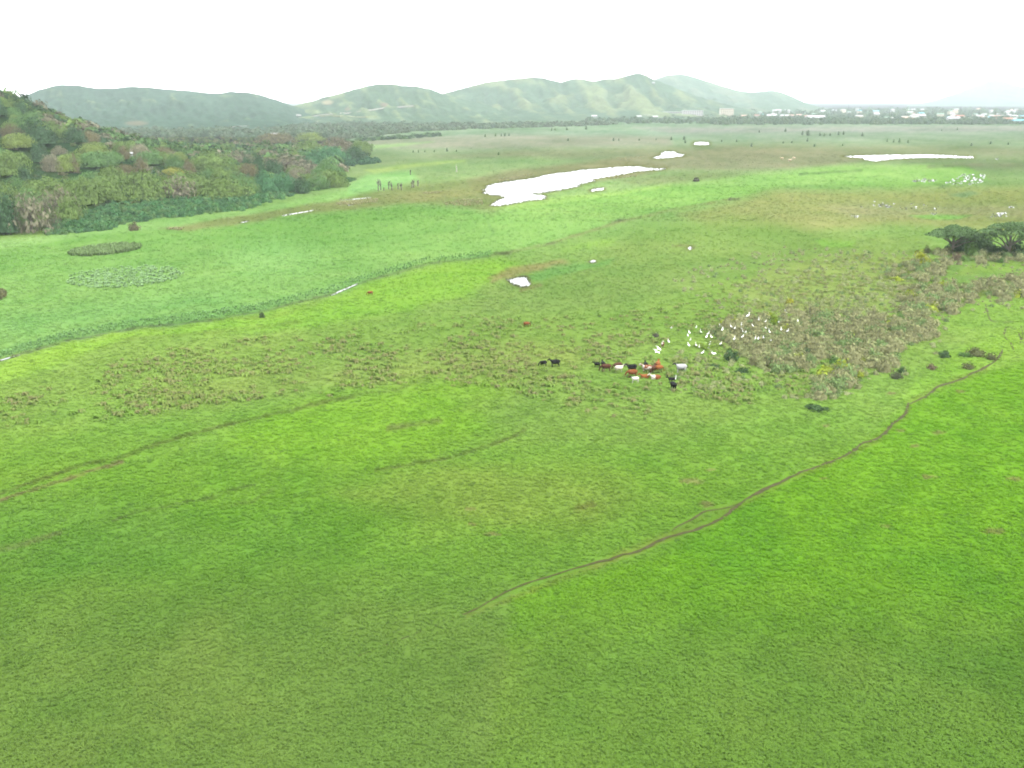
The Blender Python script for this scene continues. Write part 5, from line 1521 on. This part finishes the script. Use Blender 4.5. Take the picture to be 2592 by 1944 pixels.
# ------------------------------------------------------------------ road along the middle hills
M['road'] = plain_mat('road_cut', (0.16, 0.155, 0.14), var=0.25, scale=0.05)
M['verge'] = plain_mat('grass_verge', (0.10, 0.115, 0.06), var=0.25, scale=0.05)
def hill_road(name, pts, hit, face, deck, mat, label):
    P = []
    for u, v in pts:
        P.append(Vector(hit(500 + u / 2.765, 200 + v / 2.765)))
    fine = []
    for a, b in zip(P[:-1], P[1:]):
        k = 8
        for j in range(k): fine.append(a.lerp(b, j / k))
    fine.append(P[-1])
    V = []; F = []
    for i, p in enumerate(fine):
        w = face * (0.8 + 0.4 * math.sin(i * 0.9) * math.sin(i * 0.37))
        yn = p.y - 10
        V += [(p.x, yn - 4, p.z - 2.5), (p.x, yn - 1.5, p.z + w), (p.x, yn + deck, p.z + w + 0.1), (p.x, yn + deck + 8, p.z - 2)]
    for i in range(len(fine) - 1):
        for k in range(3):
            a = i * 4 + k
            F.append((a, a + 4, a + 5, a + 1))
    me = new_mesh(name, V, F, mat)
    o = mobj(name, me); tag(o, label, kind='structure')
    return fine
rd = hill_road('road', [(430,312),(540,288),(620,280),(700,273),(800,262),(850,252),(950,246)], hit_b, 0.6, 9, M['road'], 'pale main road rising along the foot of the middle hills')
hill_road('road', [(1000,243),(1060,236),(1120,226),(1200,216),(1300,205),(1400,198),(1510,189)], hit_b, 0.3, 8, M['road'], 'upper end of the pale road climbing the middle hills')
hill_road('embankment', [(860,258),(1000,262),(1100,264),(1180,267),(1250,268)], hit_b, 0.8, 8, M['verge'], 'pale grassy bank below the hill road')
hill_road('road', [(130,353),(200,345),(260,337),(340,330)], hit_a, 0.3, 7, M['road'], 'faint end of the pale road behind the wood')

def truck(p, label):
    t = empty('truck', p, R(8))
    b = box_mesh('cargo_box', 8.5, 3.2, 3.6, M['t_white']); mobj('cargo_box', b, t, loc=(-1.2, 0, 1.2))
    c = mobj('cab', box_mesh('cab', 2.3, 2.8, 2.6, M['t_white']), t, loc=(4.4, 0, 1.0))
    mobj('windscreen', box_mesh('windscreen', 0.1, 2.3, 0.9, M['glass']), c, loc=(1.18, 0, 1.4))
    bm = bmesh.new(); tube(bm, [(0, -0.3, 0), (0, 0.3, 0)], [0.55, 0.55], 10)
    wm = bpy.data.meshes.new('wheel'); bm.to_mesh(wm); bm.free(); wm.materials.append(M['glass'])
    for wx in (-4, -2.6, 4.2):
        for wy in (-1.35, 1.35): mobj('wheel', wm, t, loc=(wx, wy, 0.55))
    tag(t, label, 'truck')
p = hit_b(755, 298)
truck((p[0], p[1] - 5, p[2] + 2.5), 'white truck on the pale road along the hills')
house('white_house', (*[float(c) for c in hit_c(1655, 214)[:2]], hit_c(1655, 214)[2]), 8, 7, 4, 'white', 'light', 0, 'tiny white building high on the right shoulder of the peak')
# half hidden houses of the wood
def wood_house(px_, py_, w, d, h, wc, rc, label, z):
    dx, dy, dz = [float(c) for c in ray(px_, py_)]
    yy = z
    zz = CAM_H + dz / dy * yy
    x_ = dx / dy * yy
    gzv = float(hill_z(np.array([x_]), np.array([yy]))[0])
    house('wood_house', (x_, yy, gzv), w, d, max(zz - gzv - d * 0.12, 3), wc, rc, 0.3, label, floors=2, bays=3)
wood_house(330, 405, 3.2, 3.5, 5, 'light', 'light', 'white house half hidden in the middle of the wood', 690)
wood_house(694, 338, 8, 6, 6, 'cream', 'light', 'pale-roofed house peeping over the top of the wood', 1330)

# ------------------------------------------------------------------ cattle
def finish_body(name, bm, voxel, mats):
    me = bpy.data.meshes.new(name + '_raw'); bm.to_mesh(me); bm.free()
    o = bpy.data.objects.new(name + '_raw', me); col.objects.link(o)
    r = o.modifiers.new('r', 'REMESH'); r.mode = 'VOXEL'; r.voxel_size = voxel
    s = o.modifiers.new('s', 'SMOOTH'); s.iterations = 3; s.factor = 0.5
    dg = bpy.context.evaluated_depsgraph_get()
    out = bpy.data.meshes.new_from_object(o.evaluated_get(dg))
    out.name = name
    bpy.data.objects.remove(o); bpy.data.meshes.remove(me)
    out.polygons.foreach_set('use_smooth', np.ones(len(out.polygons), bool))
    out.materials.clear()
    return out

def cow_mesh(pose):
    bm = bmesh.new()
    dz = -0.62 if pose == 'lie' else 0.0
    B = lambda x, z: (x, 0, z + dz)
    tube(bm, [B(-0.92,1.12), B(-0.82,1.06), B(-0.55,1.02), B(-0.1,0.93), B(0.35,0.95), B(0.62,1.02), B(0.80,1.04)], [(0.14,0.14),(0.30,0.32),(0.37,0.40),(0.43,0.46),(0.40,0.46),(0.31,0.42),(0.14,0.24)], 14)
    if pose == 'graze':
        tube(bm, [(0.62,0,1.12),(0.98,0,0.92),(1.22,0,0.58)], [(0.19,0.25),(0.14,0.19),(0.12,0.14)], 10)
        tube(bm, [(1.14,0,0.64),(1.24,0,0.44),(1.30,0,0.22),(1.31,0,0.12)], [(0.12,0.12),(0.135,0.13),(0.09,0.085),(0.075,0.06)], 10)
        hd = Vector((1.17,0,0.60))
    else:
        tube(bm, [B(0.60,1.10), B(0.92,1.28), B(1.14,1.42)], [(0.19,0.26),(0.14,0.19),(0.11,0.13)], 10)
        tube(bm, [B(1.06,1.48), B(1.24,1.42), B(1.46,1.28), B(1.55,1.22)], [(0.11,0.11),(0.13,0.13),(0.09,0.085),(0.07,0.06)], 10)
        hd = Vector(B(1.10,1.48))
    for s in (-1, 1):
        tube(bm, [hd + Vector((0, s * 0.08, 0.04)), hd + Vector((-0.06, s * 0.24, 0.05)), hd + Vector((-0.05, s * 0.34, -0.01))], [(0.05,0.03),(0.07,0.03),(0.03,0.02)], 6)
        tube(bm, [hd + Vector((0.03, s * 0.06, 0.07)), hd + Vector((0.02, s * 0.17, 0.16)), hd + Vector((0.06, s * 0.2, 0.27))], [0.035, 0.028, 0.02], 6)
        y0 = 0.19 * s
        if pose == 'lie':
            tube(bm, [(0.55, y0 * 1.2, 0.25),(0.78, y0 * 1.6, 0.12),(0.42, y0 * 1.9, 0.07)], [0.14, 0.08, 0.05], 8)
            tube(bm, [(-0.65, y0 * 1.4, 0.32),(-0.30, y0 * 2.2, 0.16),(-0.62, y0 * 2.4, 0.07)], [(0.22,0.2), 0.10, 0.05], 8)
        else:
            f = 0.06 * s
            tube(bm, [(0.52, y0, 0.88),(0.54 + f, y0, 0.48),(0.54 + f, y0, 0.44),(0.55 + f * 1.6, y0, 0.10),(0.58 + f * 1.6, y0, 0.0)], [(0.16,0.13), 0.075, 0.078, 0.055, 0.075], 8)
            tube(bm, [(-0.66, y0, 0.98),(-0.60 - f, y0, 0.66),(-0.74 - f, y0, 0.46),(-0.72 - f * 1.4, y0, 0.10),(-0.69 - f * 1.4, y0, 0.0)], [(0.22,0.16), 0.13, 0.075, 0.055, 0.075], 8)
    tube(bm, [B(-0.90,1.22), B(-1.02,1.12), B(-1.05,0.78), B(-1.04,0.55 if pose != 'lie' else 0.7)], [0.05, 0.035, 0.03, 0.06], 6)
    if pose != 'lie':
        tube(bm, [(-0.48,0,0.66),(-0.42,0,0.54)], [0.14, 0.06], 8)
    return finish_body('cow_' + pose, bm, 0.04, None)

COWS = {p: cow_mesh(p) for p in ('graze', 'stand', 'lie')}

def cow_mat(name, base, patch=None, where=None, scale=1.2, thr=0.55, seed=0.0):
    """where: 'spots' noise patches, 'head' patch colour on head and neck, 'front' on the front half"""
    m, n, l, b = mat_base(name)
    tc = n.new('ShaderNodeTexCoord'); no = n.new('ShaderNodeTexNoise'); no.inputs['Scale'].default_value = 9; no.inputs['Detail'].default_value = 4
    l.new(tc.outputs['Object'], no.inputs['Vector'])
    mr = n.new('ShaderNodeMapRange'); mr.inputs[3].default_value = 0.75; mr.inputs[4].default_value = 1.2
    l.new(no.outputs[0], mr.inputs[0])
    mx = n.new('ShaderNodeMix'); mx.data_type = 'RGBA'; mx.inputs[6].default_value = (*base, 1); mx.inputs[7].default_value = (*(patch or base), 1); mx.inputs[0].default_value = 0
    if where == 'spots':
        s = n.new('ShaderNodeTexNoise'); s.inputs['Scale'].default_value = scale; s.inputs['Detail'].default_value = 1
        mp = n.new('ShaderNodeMapping'); mp.inputs['Location'].default_value = (seed, seed * 0.7, 0)
        l.new(tc.outputs['Object'], mp.inputs[0]); l.new(mp.outputs[0], s.inputs['Vector'])
        r = n.new('ShaderNodeMapRange'); r.inputs[1].default_value = thr - 0.02; r.inputs[2].default_value = thr + 0.02
        l.new(s.outputs[0], r.inputs[0]); l.new(r.outputs[0], mx.inputs[0])
    elif where in ('head', 'front'):
        sx = n.new('ShaderNodeSeparateXYZ'); l.new(tc.outputs['Object'], sx.inputs[0])
        a = n.new('ShaderNodeMath'); a.operation = 'MULTIPLY_ADD'; a.inputs[1].default_value = 0.5
        l.new(no.outputs[0], a.inputs[0]); l.new(sx.outputs['X'], a.inputs[2])
        r = n.new('ShaderNodeMapRange'); t0 = 1.12 if where == 'head' else 0.3
        r.inputs[1].default_value = t0 - 0.03; r.inputs[2].default_value = t0 + 0.03
        l.new(a.outputs[0], r.inputs[0]); l.new(r.outputs[0], mx.inputs[0])
    m2 = n.new('ShaderNodeMix'); m2.data_type = 'RGBA'; m2.blend_type = 'MULTIPLY'; m2.inputs[0].default_value = 1
    l.new(mx.outputs[2], m2.inputs[6]); l.new(mr.outputs[0], m2.inputs[7]); l.new(m2.outputs[2], b.inputs['Base Color'])
    b.inputs['Roughness'].default_value = 0.9; b.inputs['Specular IOR Level'].default_value = 0.08
    return m
CM = {
 'black': cow_mat('black_coat', (0.007, 0.007, 0.007)),
 'brown': cow_mat('dark_brown_coat', (0.050, 0.022, 0.013)),
 'red': cow_mat('red_brown_coat', (0.115, 0.040, 0.014)),
 'orange': cow_mat('orange_coat', (0.150, 0.054, 0.016)),
 'cream': cow_mat('cream_coat', (0.36, 0.33, 0.27)),
 'whitedark': cow_mat('white_coat_dark_head', (0.36, 0.345, 0.30), (0.02, 0.02, 0.02), 'head'),
 'greyhead': cow_mat('grey_white_coat_black_head', (0.26, 0.26, 0.26), (0.02, 0.021, 0.024), 'head'),
 'redwhite': cow_mat('red_and_white_coat', (0.115, 0.040, 0.016), (0.34, 0.31, 0.27), 'spots', 1.7, 0.54, 3.1),
 'whitered': cow_mat('white_fronted_red_coat', (0.13, 0.046, 0.016), (0.36, 0.33, 0.28), 'front'),
 'calfmark': cow_mat('brown_coat_white_mark', (0.08, 0.03, 0.015), (0.36, 0.34, 0.30), 'spots', 2.2, 0.56, 1.4),
 'tan': cow_mat('pale_tan_coat', (0.34, 0.28, 0.19)),
}
cow_cache = {}
def cow(px_, py_, pose, rot, sc, coat, label, cat='cow'):
    p = at(px_, py_)
    key = (pose, coat)
    if key not in cow_cache:
        me = COWS[pose].copy(); me.name = 'cow'; me.materials.append(CM[coat]); cow_cache[key] = me
    o = mobj('cow' if cat == 'cow' else 'calf', cow_cache[key], None, (p.x, p.y, p.z - 0.03), R(rot), (sc * 0.94, sc * 1.1, sc * 1.08))
    tag(o, label, cat, 'cattle on the pasture')
for c in [
 (1375,926,'graze',182,0.78,'black','black calf grazing, far left of the herd','calf'),
 (1405,928,'stand',186,1.05,'black','black cow beside the leftmost black calf'),
 (1511,928.5,'stand',180,0.72,'black','small black calf left of the dark brown cow','calf'),
 (1527,929,'stand',100,0.85,'black','black calf facing away just behind the dark brown cow','calf'),
 (1533.6,939,'graze',178,1.06,'brown','dark brown cow grazing with its head to the left'),
 (1563,934,'graze',200,0.98,'brown','brown cow behind the cream cow'),
 (1567,940.7,'stand',12,0.92,'cream','cream cow with its head raised to the right'),
 (1598.6,940.4,'stand',192,1.08,'black','black cow behind the red-brown cow'),
 (1599.5,954,'graze',184,1.08,'red','red-brown cow in front of the black cow'),
 (1607,966.5,'stand',188,0.80,'whitedark','white calf with a dark head, lowest of the middle pair','calf'),
 (1635,930,'stand',95,0.85,'black','black calf seen from behind above the red and white cow','calf'),
 (1637,941.7,'stand',172,1.08,'redwhite','red and white cow in the middle of the right cluster'),
 (1653,940.5,'stand',60,0.95,'brown','brown cow turned away right of the red and white cow'),
 (1665,930,'stand',75,0.98,'orange','orange-red cow facing away at the back of the right cluster'),
 (1668,939,'graze',28,0.92,'orange','orange-red cow in front of the one facing away'),
 (1632,955,'lie',184,0.95,'orange','orange-red cow lying left in the front row'),
 (1659,957,'lie',178,1.05,'whitered','white-fronted red cow lying right in the front row'),
 (1723.5,940.8,'stand',178,1.14,'greyhead','grey-white cow with a black head, right of the herd'),
 (1699.4,966.4,'stand',184,0.74,'black','black calf below the grey-white cow','calf'),
 (1704.5,985.4,'graze',98,1.05,'black','black cow seen from behind, lowest of the herd'),
 (1677,878,'stand',75,0.72,'calfmark','small brown calf with a white mark near the egrets','calf'),
 (1333,826,'graze',15,0.78,'red','red-brown calf grazing alone left above the herd','calf'),
 (937,746,'graze',190,0.80,'red','red-brown cow alone on the left near the channel'),
 (1178,875,'lie',180,0.62,'black','dark calf lying alone in the left pasture','calf'),
 (1979,404,'stand',180,1.35,'tan','left of three pale cattle on the brown far marsh'),
 (1999,409,'stand',10,1.45,'tan','nearest of three pale cattle on the brown far marsh'),
 (2009,403,'graze',0,1.35,'tan','right of three pale cattle on the brown far marsh'),
]: cow(*c)

# ------------------------------------------------------------------ egrets
def egret_mesh(pose):
    bm = bmesh.new()
    lean = {'stand': 0.0, 'low': -0.05, 'tall': 0.06}[pose]
    tube(bm, [(-0.26,0,0.24),(-0.20,0,0.28),(-0.05,0,0.36),(0.08,0,0.45),(0.13,0,0.52)], [(0.015,0.02),(0.06,0.06),(0.105,0.12),(0.09,0.10),(0.04,0.05)], 10)
    tube(bm, [(0.10,0,0.48),(0.15,0,0.56 + lean),(0.12,0,0.66 + lean * 1.5),(0.15,0,0.76 + lean * 2)], [0.045, 0.036, 0.032, 0.034], 8)
    tube(bm, [(0.13,0,0.76 + lean * 2),(0.19,0,0.77 + lean * 2),(0.24,0,0.755 + lean * 2)], [0.03, 0.042, 0.022], 8)
    body = finish_body('egret_' + pose, bm, 0.018, None)
    bm = bmesh.new(); bm.from_mesh(body)
    nb = len(bm.faces)
    tube(bm, [(0.23,0,0.755 + lean * 2),(0.36,0,0.725 + lean * 2)], [0.018, 0.004], 6)
    n1 = len(bm.faces)
    for s in (-1, 1):
        tube(bm, [(-0.01, 0.04 * s, 0.32),(0.0, 0.045 * s, 0.17),(-0.02, 0.045 * s, 0.0),(0.06, 0.045 * s, -0.005)], [0.016, 0.011, 0.010, 0.008], 5)
    bm.faces.ensure_lookup_table()
    for i, f in enumerate(bm.faces):
        f.material_index = 0 if i < nb else (1 if i < n1 else 2); f.smooth = True
    me = bpy.data.meshes.new('egret'); bm.to_mesh(me); bm.free()
    for mm in (M['feather'], M['beak'], M['leg']): me.materials.append(mm)
    return me
M['feather'] = plain_mat('white_feathers', (0.80, 0.80, 0.78), var=0.03)
M['beak'] = plain_mat('yellow_beak', (0.45, 0.28, 0.04))
M['leg'] = plain_mat('dark_leg', (0.05, 0.05, 0.04))
def flying_egret():
    bm = bmesh.new()
    tube(bm, [(-0.38,0,0),(-0.2,0,0.01),(0,0,0.02),(0.2,0,0.03),(0.3,0,0.06)], [(0.03,0.012),(0.07,0.06),(0.10,0.1),(0.07,0.08),(0.035,0.04)], 10)
    tube(bm, [(0.26,0,0.05),(0.33,0,0.02),(0.40,0,0.06)], [0.04, 0.04, 0.035], 8)
    for s in (-1, 1):
        tube(bm, [(0.06, 0.06 * s, 0.05),(0.08, 0.28 * s, 0.20),(0.0, 0.52 * s, 0.24),(-0.10, 0.72 * s, 0.20)], [(0.13,0.03),(0.15,0.025),(0.13,0.022),(0.04,0.018)], 8)
    body = finish_body('flying', bm, 0.018, None)
    body.materials.append(M['feather'])
    return body
EG = {k: egret_mesh(k) for k in ('stand', 'low', 'tall')}
FLY = flying_egret()
EGS = [(527,310),(805,297),(728,357),(712,392,.8),(858,352),(940,368,1.1),(922,405,1.05),(987,323),(975,408),(1070,345),(1095,387,1.05),(1193,352),(1236,367,.85),(1307,335),(1308,378),(1323,408,.8),(1355,418),(1380,225,1.45),(1433,340,.9),(1502,275),(1578,293,.7),(1580,370,1.05),(1621,413,.9),(1808,127),(1938,287,1.05),(1725,303,.75),(1750,393,1.3),(1823,408),(740,442,.95),(497,457,.95),(721,500,1.05),(805,505,1.05),(838,522,.95),(916,495,.85),(955,498,.95),(943,527),(877,587),(1078,488,.95),(1226,497,1.35),(1320,467,.95),(1463,495),(1496,487,.9),(1553,477,1.05),(1637,510,.75)]
EGS = [(*e, 1.0)[:3] for e in EGS]
EGS.sort(key=lambda e: e[0])
ORD = ['first','second','third','fourth','fifth','sixth','seventh','eighth','ninth','tenth','eleventh','twelfth','thirteenth','fourteenth','fifteenth','sixteenth','seventeenth','eighteenth','nineteenth','twentieth']
def ordw(i, n):
    return (ORD[i] + ' from the left') if i < n / 2 else (ORD[n - 1 - i] + ' from the right')
rows = {'back': [e for e in EGS if e[1] < 330], 'middle': [e for e in EGS if 330 <= e[1] < 430], 'front': [e for e in EGS if e[1] >= 430]}
special = {(1808,127): 'lone white egret highest and farthest of the flock', (1938,287): 'white egret at the far right of the flock, on the scrub', (1380,225): 'tall thin white egret standing above the middle of the flock',
           (1226,497): 'largest white egret in the front row by the scrub', (877,587): 'white egret below the yellow-green bush, nearest of the flock', (497,457): 'white egret right of the small brown calf', (527,310): 'white egret at the far left of the back row'}
for rn, es in rows.items():
    for i, e in enumerate(es):
        u, v, s = e
        p = at(1580 + u / 4.424, 760 + (v + 24 * s) / 4.424)
        sc_ = (1.25 * s, 1.45 * s, 1.32 * s)
        lift = 1.3 if min(float(sdf(sp_, np.array([1580 + u / 4.424]), np.array([760 + (v + 24 * s) / 4.424]))[0]) for sp_ in SCRUB) < 0 else 0.1
        pose = random.choice(['stand', 'stand', 'tall', 'low'])
        o = mobj('egret', EG[pose], None, (p.x, p.y, p.z - 0.02 + lift), random.uniform(0, 6.28), sc_)
        # birds in the scrub perch on the twigs
        lab = special.get((u, v)) or 'white egret, %s in the %s row of the flock' % (ordw(i, len(es)), rn)
        tag(o, lab, 'egret', 'flock of egrets')
for (u, v, lab, rz) in ((379,575,'upper of two egrets with open wings left of the flock',0.6),(356,608,'lower of two egrets with open wings left of the flock',0.9),(992,632,'egret with open wings flying low in front of the flock',2.2)):
    p = at(1580 + u / 4.424, 760 + (v + 12) / 4.424)
    o = mobj('egret', FLY, None, (p.x, p.y, p.z + 0.9), rz, 1.15)
    o.rotation_euler = (R(25), R(-10), rz)
    tag(o, lab, 'egret', 'flock of egrets')
p = at(1708.5, 962); o = mobj('egret', EG['tall'], None, (p.x, p.y, p.z - 0.02), 0.4, 1.15); tag(o, 'white egret standing beside the lower black calf', 'egret', 'flock of egrets')

# ------------------------------------------------------------------ haze
hz = box_mesh('haze', 27400, 16600, 330, None)
hm = bpy.data.materials.new('haze'); hm.use_nodes = True
hn = hm.node_tree.nodes; hl = hm.node_tree.links
hn.remove(hn['Principled BSDF'])
pv = hn.new('ShaderNodeVolumePrincipled')
pv.inputs['Color'].default_value = (0.84, 0.94, 0.97, 1)
pv.inputs['Density'].default_value = HAZE
pv.inputs['Anisotropy'].default_value = 0.0
hl.new(pv.outputs[0], hn['Material Output'].inputs['Volume'])
hz.materials.append(hm)
haze = mobj('haze', hz, loc=(0, 5100, -4))
tag(haze, 'pale humid haze over the whole plain', kind='stuff')
